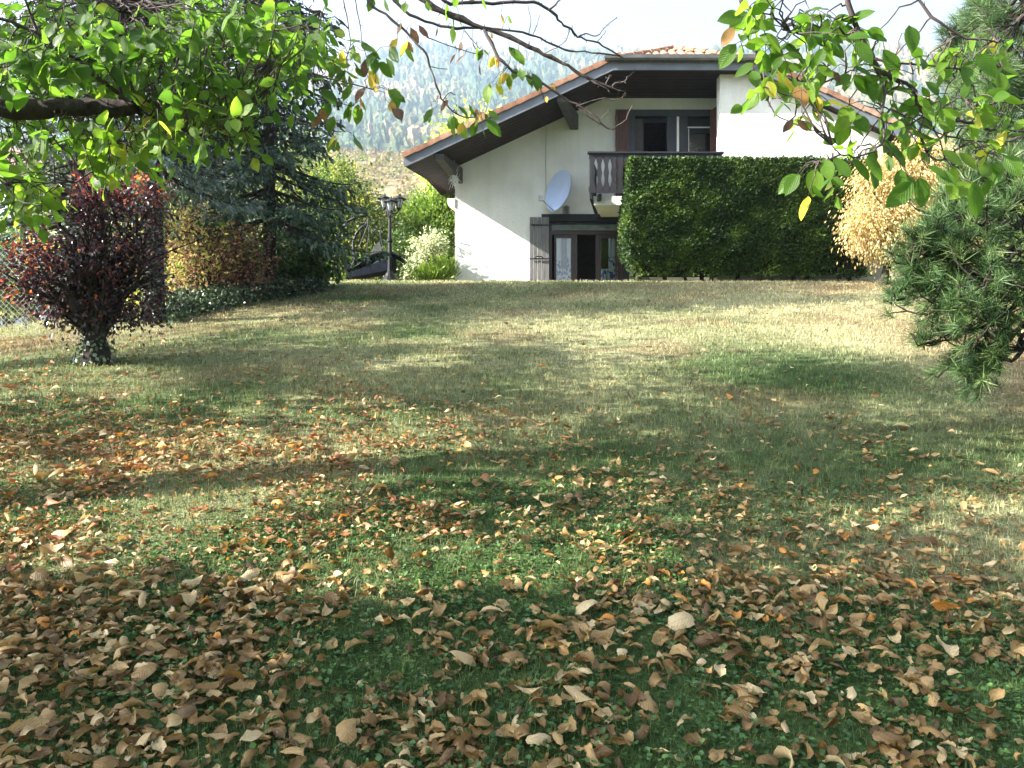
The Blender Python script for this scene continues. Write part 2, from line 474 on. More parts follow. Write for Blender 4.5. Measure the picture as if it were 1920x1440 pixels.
m_hill, nt, out = new_mat('forest_floor')
c = ramp(nt, noise(nt, 0.012, 6), [(0.3, (0.03, 0.05, 0.025)), (0.5, (0.07, 0.08, 0.03)), (0.7, (0.16, 0.12, 0.06))])
bsdf(nt, out, c, 0.95, 0.1, bump(nt, noise(nt, 0.08, 4), 1.0, 4.0))
add('mountain', grid_mesh('mountain', xs, ys, hill_z), m_hill, kind='structure')
# nearer slope with autumn scrub
def slope_z(X, Y):
    e = 0.115 + 0.165 * sstep(60, 260, Y)
    return EYE + Y * e + 10 * (fbm(X / 60, Y / 60, 50, 3) - 0.5) * sstep(60, 180, Y) - 60 * sstep(300, 420, Y)
xs2 = np.arange(-420, 421, 10); ys2 = np.arange(62, 420, 8)
m_slope, nt, out = new_mat('dry_slope')
c = ramp(nt, noise(nt, 0.05, 6), [(0.3, (0.09, 0.085, 0.04)), (0.5, (0.16, 0.125, 0.07)), (0.7, (0.21, 0.175, 0.11))])
bsdf(nt, out, c, 0.95, 0.1, bump(nt, noise(nt, 0.4, 4), 1.0, 0.8))
add('hillside', grid_mesh('hillside', xs2, ys2, slope_z), m_slope, kind='structure')

ico = []
def crown_template(seed, n=6, m=4):
    g = rng(seed); th = np.linspace(0, 2 * np.pi, n, endpoint=False)
    V = [(0, 0, 1.15)]
    for k in range(1, m):
        ph = np.pi * k / m
        for t_ in th:
            r = 1 + 0.35 * (g.random() - 0.5)
            V.append((r * math.sin(ph) * math.cos(t_ + k * 0.4), r * math.sin(ph) * math.sin(t_ + k * 0.4), r * math.cos(ph) * 1.15))
    V.append((0, 0, -1.0)); V = np.array(V)
    f3 = [[0, 1 + j, 1 + (j + 1) % n] for j in range(n)] + [[len(V) - 1, 1 + (m - 2) * n + (j + 1) % n, 1 + (m - 2) * n + j] for j in range(n)]
    for k in range(m - 2):
        for j in range(n):
            a = 1 + k * n + j; b_ = 1 + k * n + (j + 1) % n
            f3 += [[a, a + n, b_ + n], [a, b_ + n, b_]]
    return V, np.array(f3)
def far_trees(name, n, seed, xr, yr, zf, hr, mat, leafy=False):
    g = rng(seed); x = g.uniform(*xr, n); y = g.uniform(*yr, n)
    T, f = crown_template(seed); h = g.uniform(*hr, n)
    V = T[None] * h[:, None, None] * np.stack([g.uniform(0.7, 1.0, n), g.uniform(0.7, 1.0, n), g.uniform(1.1, 2.1, n)], -1)[:, None]
    V = V * (1 + 0.2 * g.normal(size=(n, len(T), 1)))
    V = V + np.stack([x, y, zf(x, y) + h * 0.6], -1)[:, None]
    ff = (f[None] + (np.arange(n) * len(T))[:, None, None]).reshape(-1, 3)
    patch = fbm(x / 120, y / 120, 60, 3)
    ti = np.repeat(np.clip(patch * 1.5 - 0.25 + g.normal(size=n) * 0.10, 0, 1), len(f))
    return add(name, make_mesh(name, V.reshape(-1, 3), [ff], ti, False), mat, kind='stuff')
m_forest, nt, out = new_mat('forest_crown')
c = ramp(nt, attr(nt, 'tint'), [(0.0, (0.014, 0.032, 0.022)), (0.45, (0.035, 0.06, 0.03)), (0.65, (0.09, 0.09, 0.04)), (0.85, (0.17, 0.13, 0.07)), (1, (0.22, 0.13, 0.08))])
c = mul(nt, c, ramp(nt, noise(nt, 0.3, 4), [(0.3, (0.5, 0.5, 0.5)), (0.7, (1.35, 1.35, 1.3))]))
bsdf(nt, out, c, 0.95, 0.1, bump(nt, noise(nt, 0.5, 3), 1.0, 1.2))
far_trees('forest', 9000, 3, (-560, 640), (340, 1230), hill_z, (3.0, 5.6), m_forest)
g = rng(4); nt_ = 1600; x = g.uniform(-95, 150, nt_); y = g.uniform(110, 300, nt_); per = 34
rr = g.uniform(.8, 2.3, nt_); k = np.repeat(np.arange(nt_), per); d_ = unit(g.normal(size=(len(k), 3))) * g.uniform(.5, 1.0, (len(k), 1))
pos = np.stack([x, y, slope_z(x, y) + rr * .8], -1)[k] + d_ * rr[k][:, None] * [1, 1, 1.15]
V, fs = spread(DIAMOND[0], DIAMOND[1], pos, unit(g.normal(size=(len(k), 3))), g.normal(size=(len(k), 3)) + [0, 0, .5], rr[k] * g.uniform(.35, .7, len(k)), 1.3)
tt = np.clip(fbm(x / 40, y / 40, 60, 3) * 1.3 - .05 + g.normal(size=nt_) * .12, 0, 1)[k] + g.normal(size=len(k)) * .05
m_scrub = leafmat('autumn_scrub', [(0.0, (0.04, 0.07, 0.02)), (0.35, (0.09, 0.12, 0.035)), (0.55, (0.20, 0.18, 0.06)), (0.75, (0.23, 0.16, 0.09)), (1, (0.20, 0.12, 0.08))], .3)
add('hillside_scrub', make_mesh('hillside_scrub', V, fs, np.repeat(np.clip(tt, 0, 1), 2)), m_scrub, kind='stuff')

# ---------------------------------------------------------------- haze
hz = MB(); hz.box(-3200, 3200, -420, 3200, -80, 560)
m_hz, nt, out = new_mat('haze_air')
v = nt.nodes.new('ShaderNodeVolumePrincipled'); v.inputs['Density'].default_value = HAZE
v.inputs['Color'].default_value = (0.58, 0.73, 0.92, 1); v.inputs['Anisotropy'].default_value = 0.6
nt.links.new(v.outputs[0], out.inputs['Volume'])
hz.build('haze', m_hz, None, kind='stuff')

# ---------------------------------------------------------------- house (frontal facade; eye-relative heights + EYE)
D0 = 19.5; DV = 17.7; DB = 18.0            # facade, verge and bay depths
m_stucco, nt, out = new_mat('white_stucco')
n1 = noise(nt, 1.3, 5); n2 = noise(nt, 26.0, 5, rough=0.7)
c = ramp(nt, n1, [(0.3, (0.60, 0.595, 0.56)), (0.7, (0.72, 0.715, 0.69))])
vor = nt.nodes.new('ShaderNodeTexVoronoi'); vor.inputs['Scale'].default_value = 16
tc = nt.nodes.new('ShaderNodeTexCoord'); nt.links.new(tc.outputs['Object'], vor.inputs['Vector'])
streak = noise(nt, 1.0, 5, scaled(nt, (5.0, 5.0, 0.35)), 0.6)
c = mul(nt, c, ramp(nt, streak, [(0.35, (0.94, 0.935, 0.915)), (0.6, (1.0, 1.0, 1.0))]))
hgt = mathn(nt, 'ADD', n2, mathn(nt, 'MULTIPLY', vor.outputs['Distance'], 0.35))
bsdf(nt, out, c, 0.9, 0.15, bump(nt, hgt, 0.55, 0.018))
m_dark = simple('dark_stained_wood', (0.012, 0.012, 0.015), 0.6, 0.3, 0.35, 3.0, 0.3, 0.004, stretch=(6, 6, 1))
m_soffit = simple('soffit_wood', (0.022, 0.013, 0.010), 0.75, 0.3, 0.35, 4.0, 0.3, 0.004)
m_fascia = simple('grey_blue_fascia', (0.11, 0.12, 0.145), 0.45, 0.5, 0.2, 3.0, 0.2, 0.003)
m_beam = simple('grey_beam', (0.06, 0.055, 0.052), 0.6, 0.3, 0.3, 5.0, 0.3, 0.004)
m_wdark = simple('blue_black_window_frame', (0.035, 0.038, 0.05), 0.5, 0.4, 0.25, 4.0, 0.2, 0.003)
m_gutter = simple('grey_zinc', (0.16, 0.16, 0.17), 0.4, 0.6, 0.25, 3.0, 0.1, 0.002, metal=0.3)
m_tile, nt, out = new_mat('clay_tile')
oi = nt.nodes.new('ShaderNodeObjectInfo')
c = ramp(nt, oi.outputs['Random'], [(0.0, (0.17, 0.085, 0.055)), (0.5, (0.27, 0.15, 0.10)), (1.0, (0.38, 0.25, 0.18))])
c = mul(nt, c, ramp(nt, noise(nt, 9.0, 5), [(0.3, (0.6, 0.58, 0.55)), (0.7, (1.15, 1.12, 1.1))]))
bsdf(nt, out, c, 0.85, 0.2, bump(nt, noise(nt, 50, 3), 0.3, 0.004))
m_red = simple('red_brown_shutter', (0.095, 0.045, 0.035), 0.55, 0.35, 0.3, 3.0, 0.3, 0.003, stretch=(8, 8, 1))
m_brown = simple('brown_door_frame', (0.026, 0.014, 0.011), 0.4, 0.4, 0.25, 4.0, 0.1, 0.002)
m_shut = simple('weathered_grey_shutter', (0.12, 0.115, 0.115), 0.6, 0.35, 0.3, 3.0, 0.3, 0.003, stretch=(10, 10, 1))
m_room = simple('dim_room_wall', (0.16, 0.10, 0.06), 0.9, 0.1, 0.2)
m_white = simple('white_plastic', (0.72, 0.72, 0.70), 0.4, 0.4, 0.05)
m_blind = simple('grey_green_blind', (0.10, 0.125, 0.12), 0.5, 0.4, 0.3)
m_blue = simple('blue_fabric', (0.02, 0.04, 0.30), 0.7, 0.2, 0.2)
m_redc = simple('red_plastic', (0.45, 0.03, 0.03), 0.4, 0.4, 0.1)
m_dish = simple('pale_blue_dish', (0.42, 0.52, 0.78), 0.35, 0.5, 0.04)
m_steel = simple('galvanised_steel', (0.30, 0.30, 0.31), 0.45, 0.5, 0.15, metal=0.5)
m_black = simple('black_iron', (0.007, 0.0075, 0.009), 0.5, 0.25, 0.2)
# glass: mostly clear with real reflections
m_glass, nt, out = new_mat('window_glass')
tr = nt.nodes.new('ShaderNodeBsdfTransparent'); tr.inputs[0].default_value = (0.9, 0.93, 0.92, 1)
gl = nt.nodes.new('ShaderNodeBsdfGlossy'); gl.inputs['Roughness'].default_value = 0.02
fr = nt.nodes.new('ShaderNodeFresnel'); fr.inputs[0].default_value = 1.9
mx = nt.nodes.new('ShaderNodeMixShader'); nt.links.new(fr.outputs[0], mx.inputs[0])
nt.links.new(tr.outputs[0], mx.inputs[1]); nt.links.new(gl.outputs[0], mx.inputs[2]); nt.links.new(mx.outputs[0], out.inputs[0])
# curtain: white cloth, blue patches low down paint in the glass reflections
m_curt, nt, out = new_mat('curtain_cloth')
tc = nt.nodes.new('ShaderNodeTexCoord'); sp = nt.nodes.new('ShaderNodeSeparateXYZ'); nt.links.new(tc.outputs['Object'], sp.inputs[0])
low = mathn(nt, 'LESS_THAN', mathn(nt, 'ADD', sp.outputs[2], mathn(nt, 'MULTIPLY', noise(nt, 6, 2), 0.5)), 4.95)
spot = mathn(nt, 'GREATER_THAN', noise(nt, 10, 2), 0.52)
c = mul(nt, (0.80, 0.86, 0.83), (0.06, 0.12, 0.50), 'MIX', mathn(nt, 'MULTIPLY', low, spot))
bsdf(nt, out, c, 0.9, 0.1)

house = thing('house', 'white stucco house with a half-hipped tile roof and dark wooden eaves above the lawn', 'house', (3.5, D0, 3.4))
Z = lambda z: z + EYE                     # eye-relative -> world
BASE = 1.60                               # eye-relative height of the house foot (terrace)
SA, SS, XC, XK1, XK2 = 5.92, 0.4644, 3.80, 2.25, 5.35
def soff(x):                              # underside of the roof, eye-relative
    return min(SA + SS * x, SA + SS * (2 * XC - x), SA + SS * XK1 + 0.0)
XL, XR = -1.39, 8.35
w = MB()
top = lambda x: Z(soff(x) + 0.02)
w.prism([(XL, Z(BASE)), (0.80, Z(BASE)), (0.80, top(0.80)), (XL, top(XL))], D0, D0 + 0.3)
w.prism([(0.80, Z(4.10)), (2.86, Z(4.10)), (2.86, Z(7.28)), (2.55, Z(7.10)), (0.80, top(0.80))], D0, D0 + 0.3)
w.prism([(2.86, Z(BASE)), (5.06, Z(BASE)), (5.06, Z(4.2)), (2.86, Z(4.2))], D0, D0 + 0.3)
w.prism([(2.86, Z(6.68)), (5.06, Z(6.68)), (5.06, Z(7.30)), (2.86, Z(7.28))], D0, D0 + 0.3)
w.box(XL, XL + 0.3, D0 + 0.3, 28, Z(BASE), Z(5.0)); w.box(XL, XR, 28, 28.3, Z(BASE), Z(5.4)); w.box(XR - .3, XR, 21, 28, Z(BASE), Z(5.2))
w.prism([(XL - 0.19, Z(4.44)), (XL - 0.02, Z(4.30)), (XL, Z(4.30)), (XL, Z(4.52)), (XL - 0.19, Z(4.52))], D0 - 0.02, D0 + 0.5)
w.build('wall', m_stucco, house)
w = MB()
w.prism([(4.68, Z(BASE)), (XR, Z(BASE)), (XR, top(XR)), (XK2 - 0.05, Z(6.965)), (4.68, Z(6.965))], DB, DB + 0.3)
w.hexa([(4.68, DB + .3, Z(BASE)), (4.98, DB + .3, Z(BASE)), (5.36, D0, Z(BASE)), (5.06, D0, Z(BASE)), (4.68, DB + .3, Z(6.96)), (4.98, DB + .3, Z(6.96)), (5.36, D0, Z(6.96)), (5.06, D0, Z(6.96))]); w.box(XR - 0.3, XR, DB + 0.3, 21, Z(BASE), Z(5.2))
w.build('bay_wall', m_stucco, house)
# rooms behind the openings
w = MB(); w.box(0.3, 3.4, 23.0, 23.1, Z(BASE), Z(4.2)); w.box(0.2, 0.3, D0 + .3, 23.1, Z(BASE), Z(4.2)); w.box(3.4, 3.5, D0 + .3, 23.1, Z(BASE), Z(4.2))
w.box(0.2, 3.5, D0, 23.1, Z(BASE) - 0.1, Z(BASE)); w.box(0.2, 3.5, D0 + .3, 23.1, Z(4.2), Z(4.3))
w.build('living_room', m_room, house)
w = MB(); w.box(2.4, 6.0, 23.0, 23.1, Z(4.3), Z(6.8)); w.box(2.4, 2.5, D0 + .3, 23, Z(4.3), Z(6.8)); w.box(5.9, 6.0, D0 + .3, 23, Z(4.3), Z(6.8)); w.box(2.4, 6, D0 + .3, 23.1, Z(6.8), Z(6.9))
w.box(2.4, 6, D0 + .3, 23.1, Z(4.3), Z(4.35)); w.build('bedroom', m_room, house)

# roof slabs
TH = 0.13
def slab(mb, pts, th):
    p = [(x, y, Z(z)) for x, y, z in pts]; n = len(p)
    V = p + [(x, y, z + th) for x, y, z in p]
    mb.raw(V, [np.array([list(range(n - 1, -1, -1))]), np.array([list(range(n, 2 * n))]), np.array([[i, (i + 1) % n, (i + 1) % n + n, i + n] for i in range(n)])])
RID = SA + SS * XC; KZ = SA + SS * XK1
TIP = (-2.36, DV, SA + SS * -2.36); TIPR = (9.15, DV, SA + SS * (2 * XC - 9.15))
roof = MB()
BT = 0.065
slab(roof, [(TIP[0], DV, TIP[2] + BT), (XK1, DV, KZ + BT), (XC, 18.9, RID + BT), (XC, 28.6, RID + BT), (-1.35, 28.6, SA - SS * 1.35 + BT), (-1.55, 22.2, SA - SS * 1.55 + BT)], TH)
slab(roof, [(XK2, DV, KZ + BT), (TIPR[0], DV, TIPR[2] + BT), (9.0, 28.6, SA + SS * (2 * XC - 9.0) + BT), (XC, 28.6, RID + BT), (XC, 18.9, RID + BT)], TH)
slab(roof, [(XK1, DV, KZ + BT), (XK2, DV, KZ + BT), (XC, 18.9, RID + BT)], TH)
roof_o = roof.build('roof', m_soffit, house)
# soffit boards with open joints
for k in range(9):
    y0 = DV + 0.02 + k * 0.2; y1 = y0 + 0.175
    fl = np.interp(y0, [DV, 22.2], [-2.36, -1.55]) + 0.03
    b_ = MB()
    a0 = [(fl, y0, SA + SS * fl), (XK1, y0, KZ), (XK1, y1, KZ), (fl, y1, SA + SS * fl)]
    slab(b_, a0, 0.045); b_.build('soffit_board', m_soffit, roof_o)
    if k < 2:
        b_ = MB(); slab(b_, [(XK2, y0, KZ), (9.1, y0, SA + SS * (2 * XC - 9.1)), (9.1, y1, SA + SS * (2 * XC - 9.1)), (XK2, y1, KZ)], 0.045); b_.build('soffit_board', m_soffit, roof_o)
    b_ = MB(); slab(b_, [(XK1 + .002, y0, KZ), (XK2 - .002, y0, KZ), (XK2 - .002, y1, KZ), (XK1 + .002, y1, KZ)], 0.045); b_.build('soffit_board', m_soffit, roof_o)
for k in range(12):   # soffit behind, along the left eave outside the wall
    y0 = 19.52 + k * 0.25; fl = np.interp(y0, [DV, 22.2], [-2.36, -1.55]) + 0.03
    if fl > XL - 0.05: break
    b_ = MB(); slab(b_, [(fl, y0, SA + SS * fl), (XL - .01, y0, SA + SS * (XL - .01)), (XL - .01, y0 + .22, SA + SS * (XL - .01)), (fl, y0 + .22, SA + SS * fl)], 0.045)
    b_.build('soffit_board', m_soffit, roof_o)
# light battens seen between the boards near the tip
# bargeboards
FB = 0.23
b_ = MB(); b_.prism([(TIP[0] - .02, Z(TIP[2] - .03)), (XK1, Z(KZ - .03)), (XK1, Z(KZ - .03 + FB)), (TIP[0] - .02, Z(TIP[2] - .03 + FB))], DV - 0.04, DV - 0.002); b_.build('bargeboard', m_fascia, house)
b_ = MB(); b_.prism([(XK1, Z(KZ - .03)), (XK2, Z(KZ - .03)), (XK2, Z(KZ - .03 + FB)), (XK1, Z(KZ - .03 + FB))], DV - 0.037, DV - 0.002); b_.build('bargeboard', m_fascia, house)
b_ = MB(); b_.prism([(XK2, Z(KZ - .03)), (TIPR[0], Z(TIPR[2] - .03)), (TIPR[0], Z(TIPR[2] - .03 + FB)), (XK2, Z(KZ - .03 + FB))], DV - 0.04, DV - 0.002); b_.build('bargeboard', m_fascia, house)
# eave fascia along the tapering left eave
b_ = MB(); e0 = np.array([TIP[0] - .03, DV, TIP[2] + 0.0]); e1 = np.array([-1.58, 22.2, SA - SS * 1.58])
b_.hexa([(e0[0], e0[1], Z(e0[2])), (e0[0] + .03, e0[1], Z(e0[2])), (e1[0] + .03, e1[1], Z(e1[2])), (e1[0], e1[1], Z(e1[2])),
         (e0[0], e0[1], Z(e0[2] + .16)), (e0[0] + .03, e0[1], Z(e0[2] + .16)), (e1[0] + .03, e1[1], Z(e1[2] + .16)), (e1[0], e1[1], Z(e1[2] + .16))])
b_.build('eave_board', m_soffit, house)
# gutter above the half hip
b_ = MB(); GZ = KZ + 0.21
pr = [(0.0, 0.0), (0.03, -0.07), (0.09, -0.10), (0.15, -0.07), (0.17, 0.0), (0.155, 0.0), (0.09, -0.08), (0.015, 0.0)]
V = [(x, DV - 0.06 - a, Z(GZ + 0.03 + z)) for x in (XK1 - 0.22, XK2 + 0.1) for a, z in pr]; n = len(pr)
b_.raw(V, [np.array([[i, (i + 1) % n, (i + 1) % n + n, i + n] for i in range(n)]), np.array([list(range(n))]), np.array([list(range(2 * n - 1, n - 1, -1))])])
gut = b_.build('gutter', m_gutter, house)
# purlin ends carrying the verge (they lean with the house's side direction)
for (xa, xb) in ((1.10, 1.52), (-1.62, -1.30)):
    b_ = MB(); za = soff(xa) - 0.01; zb = soff(xb) - 0.01; wd = 0.2
    b_.hexa([(xa - wd / 2, DV + .05, Z(za - .16)), (xa + wd / 2, DV + .05, Z(za - .16)), (xb + wd / 2, D0, Z(zb - .42)), (xb - wd / 2, D0, Z(zb - .42)),
             (xa - wd / 2, DV + .05, Z(za - SS * .1)), (xa + wd / 2, DV + .05, Z(za - SS * .1)), (xb + wd / 2, D0, Z(zb - SS * .1)), (xb - wd / 2, D0, Z(zb - SS * .1))])
    b_.build('purlin', m_beam, house)

# tiles: one curved tile mesh, many placed copies
def tile_mesh(w_, l_, h_, t_=0.022, n=5):
    th = np.linspace(0, np.pi, n); V = []
    for y, s in ((0, 1.0), (l_, 0.86)):
        V += [(-math.cos(a) * w_ / 2 * s, y, math.sin(a) * h_ * s) for a in th]
        V += [(-math.cos(a) * (w_ / 2 - t_) * s, y, math.sin(a) * (h_ - t_) * s - 0.002) for a in th]
    f = []
    for i in range(n - 1):
        f += [[i, i + 1, 2 * n + i + 1, 2 * n + i], [n + i + 1, n + i, 3 * n + i, 3 * n + i + 1], [i + 1, i, n + i, n + i + 1], [2 * n + i, 2 * n + i + 1, 3 * n + i + 1, 3 * n + i]]
    me = make_mesh('tile', V, [np.array(f)], np.full(len(f), .5)); me.materials.append(m_tile); return me
tm = tile_mesh(0.2, 0.30, 0.07); cap = tile_mesh(0.30, 0.36, 0.13)
def put(name, me, loc, xax, yax, parent, sc_=1.0):
    o = bpy.data.objects.new(name, me); col.objects.link(o); o.parent = parent
    x = Vector(xax).normalized(); y = Vector(yax).normalized(); z = x.cross(y).normalized(); y = z.cross(x)
    from mathutils import Matrix
    o.matrix_basis = Matrix(((x[0], y[0], z[0], loc[0]), (x[1], y[1], z[1], loc[1]), (x[2], y[2], z[2], loc[2]), (0, 0, 0, 1))) @ Matrix.Scale(sc_, 4)
    return o
g = rng(5)
hy = 18.9 - DV; hzv = RID - KZ                      # half-hip plane
RT = BT + TH
for r in range(7):
    t0 = r * 0.165 - 0.04; y = DV - 0.05 + t0; z = KZ + RT + hzv * (y - DV) / hy
    half = (XK2 - XK1) / 2 * (1 - max(0, (y - DV)) / hy); n = int(2 * half / 0.2)
    for i in range(n):
        x = XC - n * 0.1 + (i + 0.5) * 0.2
        put('tile', tm, (x, y, Z(z) + r * 0.002 + g.normal() * 0.004), (1, 0, g.normal() * .02), (g.normal() * .02, hy, hzv), roof_o)
for s, (kx) in ((1, XK1), (-1, XK2)):                # ridge caps on the hips
    for k in range(7):
        t = k / 7.0; p = np.array([kx, DV, KZ]) * (1 - t) + np.array([XC, 18.9, RID]) * t
        put('ridge_tile', cap, (p[0], p[1], Z(p[2]) + RT + 0.02), np.cross((XC - kx, hy, hzv), (0, 0, 1)), (XC - kx, hy, hzv), roof_o, 0.8)
for k in range(28):
    put('ridge_tile', cap, (XC, 18.9 + k * 0.34, Z(RID) + RT + 0.0), (1, 0, 0), (0, 1, 0.05), roof_o)
# verge tiles stepping up both gables, and the course behind them
L = math.hypot(1, SS)
vt = MB()
vt.hexa([(0, 0, 0), (0.36, 0, -0.02), (0.36, 0.26, -0.02), (0, 0.26, 0), (0, 0, 0.055), (0.36, 0, 0.028), (0.36, 0.26, 0.028), (0, 0.26, 0.055)])
vt.hexa([(0, -0.03, -0.075), (0.35, -0.03, -0.06), (0.35, 0.0, -0.06), (0, 0.0, -0.075), (0, -0.03, 0.05), (0.35, -0.03, 0.026), (0.35, 0.0, 0.026), (0, 0.0, 0.05)])
vtm = vt.mesh('verge_tile'); vtm.materials.append(m_tile)
vt2 = vtm.copy()
nv = int((XK1 - TIP[0]) * L / 0.31)
from mathutils import Matrix
for k in range(nv + 1):
    x = TIP[0] - 0.06 + k * 0.31 / L; z = SA + SS * x + RT + 0.055
    o = put('verge_tile', vtm, (x, DV - 0.055, Z(z) + g.normal() * 0.004), (1, 0, SS), (0, 1, 0), roof_o)
mir = MB()
def mx_(c): return [(-a, b, d) for a, b, d in c]
mir.hexa([mx_([p])[0] for p in [(0.36, 0, -0.02), (0, 0, 0), (0, 0.26, 0), (0.36, 0.26, -0.02), (0.36, 0, 0.028), (0, 0, 0.055), (0, 0.26, 0.055), (0.36, 0.26, 0.028)]])
mir.hexa([mx_([p])[0] for p in [(0.35, -0.03, -0.06), (0, -0.03, -0.075), (0, 0, -0.075), (0.35, 0, -0.06), (0.35, -0.03, 0.026), (0, -0.03, 0.05), (0, 0, 0.05), (0.35, 0, 0.026)]])
mirm = mir.mesh('verge_tile'); mirm.materials.append(m_tile)
for k in range(int((TIPR[0] - XK2) * L / 0.31) + 1):
    x = TIPR[0] + 0.05 - k * 0.31 / L; z = SA + SS * (2 * XC - x) + RT + 0.055
    put('verge_tile', mirm, (x, DV - 0.055, Z(z) + g.normal() * 0.004), (1, 0, -SS), (0, 1, 0), roof_o)
# the two long slopes, in joined courses (seen only edge-on)
b_ = MB()
for side in (0, 1):
    for k in range(21):
        xa = -2.30 + k * 0.295; xb = xa + 0.33
        if xa > XC - 0.1: break
        xb = min(xb, XC); y0 = DV + 0.215
        if xa > XK1: y0 = DV + 0.25 + (xa - XK1) / (XC - XK1) * hy
        for j in range(14):
            ya = y0 + j * (28.5 - y0) / 14; yb = ya + (28.5 - y0) / 14 - 0.012
            X = (lambda v: v) if side == 0 else (lambda v: 2 * XC - v)
            lim_ = np.interp(yb, [DV, 22.2, 28.6], [-2.36, -1.55, -1.35]) + .03 if side == 0 else -9
            if xb < lim_ + .05: continue
            xa_k = xa; xa = max(xa, lim_)
            c_ = [(X(xa), ya, Z(SA + SS * xa) + RT + .045), (X(xb), ya, Z(SA + SS * xb) + RT + .01), (X(xb), yb, Z(SA + SS * xb) + RT + .01), (X(xa), yb, Z(SA + SS * xa) + RT + .045)]
            c_ = c_ + [(p[0], p[1], p[2] + 0.025) for p in c_]
            if side: c_ = [c_[1], c_[0], c_[3], c_[2], c_[5], c_[4], c_[7], c_[6]]
            b_.hexa(c_); xa = xa_k
b_.build('tile_course', m_tile, roof_o, kind='stuff')

# french window at ground level
fw = MB()
fw.box(0.72, 2.96, D0 - 0.06, D0 - 0.003, Z(3.96), Z(4.13)); fw.box(0.74, 0.90, D0 - 0.05, D0 + 0.25, Z(BASE), Z(3.96)); fw.box(2.68, 2.86, D0 - 0.05, D0 + .25, Z(BASE), Z(3.96))
fw.box(0.90, 2.68, D0 + 0.02, D0 + .2, Z(3.90), Z(3.96))
win = fw.build('french_window', m_dark, house)
b_ = MB(); b_.box(0.98, 2.66, D0 + 0.06, D0 + .24, Z(3.76), Z(3.9)); b_.box(0.98, 2.66, D0 + 0.045, D0 + .06, Z(3.80), Z(3.85)); b_.box(1.3, 2.66, D0 + 0.05, D0 + 0.06, Z(3.86), Z(3.89)); b_.build('roller_blind', m_blind, win)
b_ = MB(); b_.box(0.92, 0.98, D0 + .08, D0 + .2, Z(BASE), Z(3.9)); b_.box(2.60, 2.68, D0 + .08, D0 + .2, Z(BASE), Z(3.76)); b_.box(.98, 2.6, D0 + .1, D0 + .2, Z(3.66), Z(3.76))
b_.build('frame', m_brown, win)
for x0, x1 in ((1.04, 1.50), (2.13, 2.58)):
    b_ = MB()
    b_.box(x0 + .05, x1 - .05, D0 + .13, D0 + .17, Z(3.58), Z(3.66)); b_.box(x0 + .05, x1 - .05, D0 + .13, D0 + .17, Z(BASE), Z(BASE + .12))
    b_.box(x0, x0 + .05, D0 + .13, D0 + .17, Z(BASE), Z(3.66)); b_.box(x1 - .05, x1, D0 + .13, D0 + .17, Z(BASE), Z(3.66)); b_.build('sash', m_white if 0 else m_brown, win)
    b_ = MB(); b_.box(x0 + .05, x1 - .05, D0 + .147, D0 + .153, Z(BASE + .12), Z(3.58)); b_.build('pane', m_glass, win)
b_ = MB(); b_.box(1.50, 1.60, D0 + .12, D0 + .18, Z(BASE), Z(3.66)); b_.box(2.05, 2.13, D0 + .12, D0 + .18, Z(BASE), Z(3.66)); b_.build('door_stile', m_brown, win)
def curtain(x0, x1, y, z0, z1, seed):
    n = 40; xs_ = np.linspace(x0, x1, n); g_ = rng(seed); ph = g_.random() * 6
    yy = y + 0.035 * np.sin((xs_ - x0) * 62 + ph) + 0.012 * np.sin((xs_ - x0) * 141)
    V = [(a, b2, z) for z in np.linspace(z0, z1, 6) for a, b2 in zip(xs_, yy)]
    i = np.arange(5)[:, None] * n; j = np.arange(n - 1)[None]
    q = np.stack([i + j, i + j + 1, i + n + j + 1, i + n + j], -1).reshape(-1, 4)
    return make_mesh('curtain', V, [q], np.full(len(q), .5), True)
for x0, x1 in ((1.07, 1.22), (1.36, 1.49), (2.16, 2.20), (2.38, 2.60)):
    add('curtain', curtain(x0, x1, D0 + .22, Z(BASE + .02), Z(3.62), int(x0 * 100)), m_curt, win)
for x0, x1 in ((1.10, 1.47), (2.17, 2.40)):
    add('curtain', curtain(x0, x1, D0 + .30, Z(BASE + .02), Z(2.85), int(x0 * 90)), m_curt, win)
def plank_shutter(x0, x1, y, z0, z1, mat, n, name='shutter', lean=0.0):
    root_ = MB(); root_.box(x0, x1, y + .035, y + .055, z0 + .1, z0 + .2); root_.box(x0, x1, y + .035, y + .055, z1 - .25, z1 - .15)
    rt = root_.build(name, mat, house); wd = (x1 - x0) / n
    for k in range(n):
        b2 = MB(); b2.box(x0 + k * wd + .003, x0 + (k + 1) * wd - .003, y + (k % 2) * .004, y + .033, z0, z1); b2.build('plank', mat, rt)
    return rt
sh = plank_shutter(0.43, 0.90, D0 - 0.13, Z(BASE), Z(4.04), m_shut, 5)
b_ = MB(); b_.box(0.42, 0.90, D0 - .17, D0 - .155, Z(3.015), Z(3.04)); b_.tube([(0.55, D0 - .17, Z(3.04)), (0.58, D0 - .2, Z(3.075)), (.72, D0 - .2, Z(3.075)), (.75, D0 - .17, Z(3.04))], .012, 6)
b_.build('locking_bar', m_black, sh)
b_ = MB(); b_.box(0.46, 0.88, D0 - .15, D0 - .132, Z(3.84), Z(3.86)); b_.build('hinge', m_black, sh)
plank_shutter(2.88, 3.33, D0 - 0.13, Z(BASE), Z(4.04), m_shut, 5)
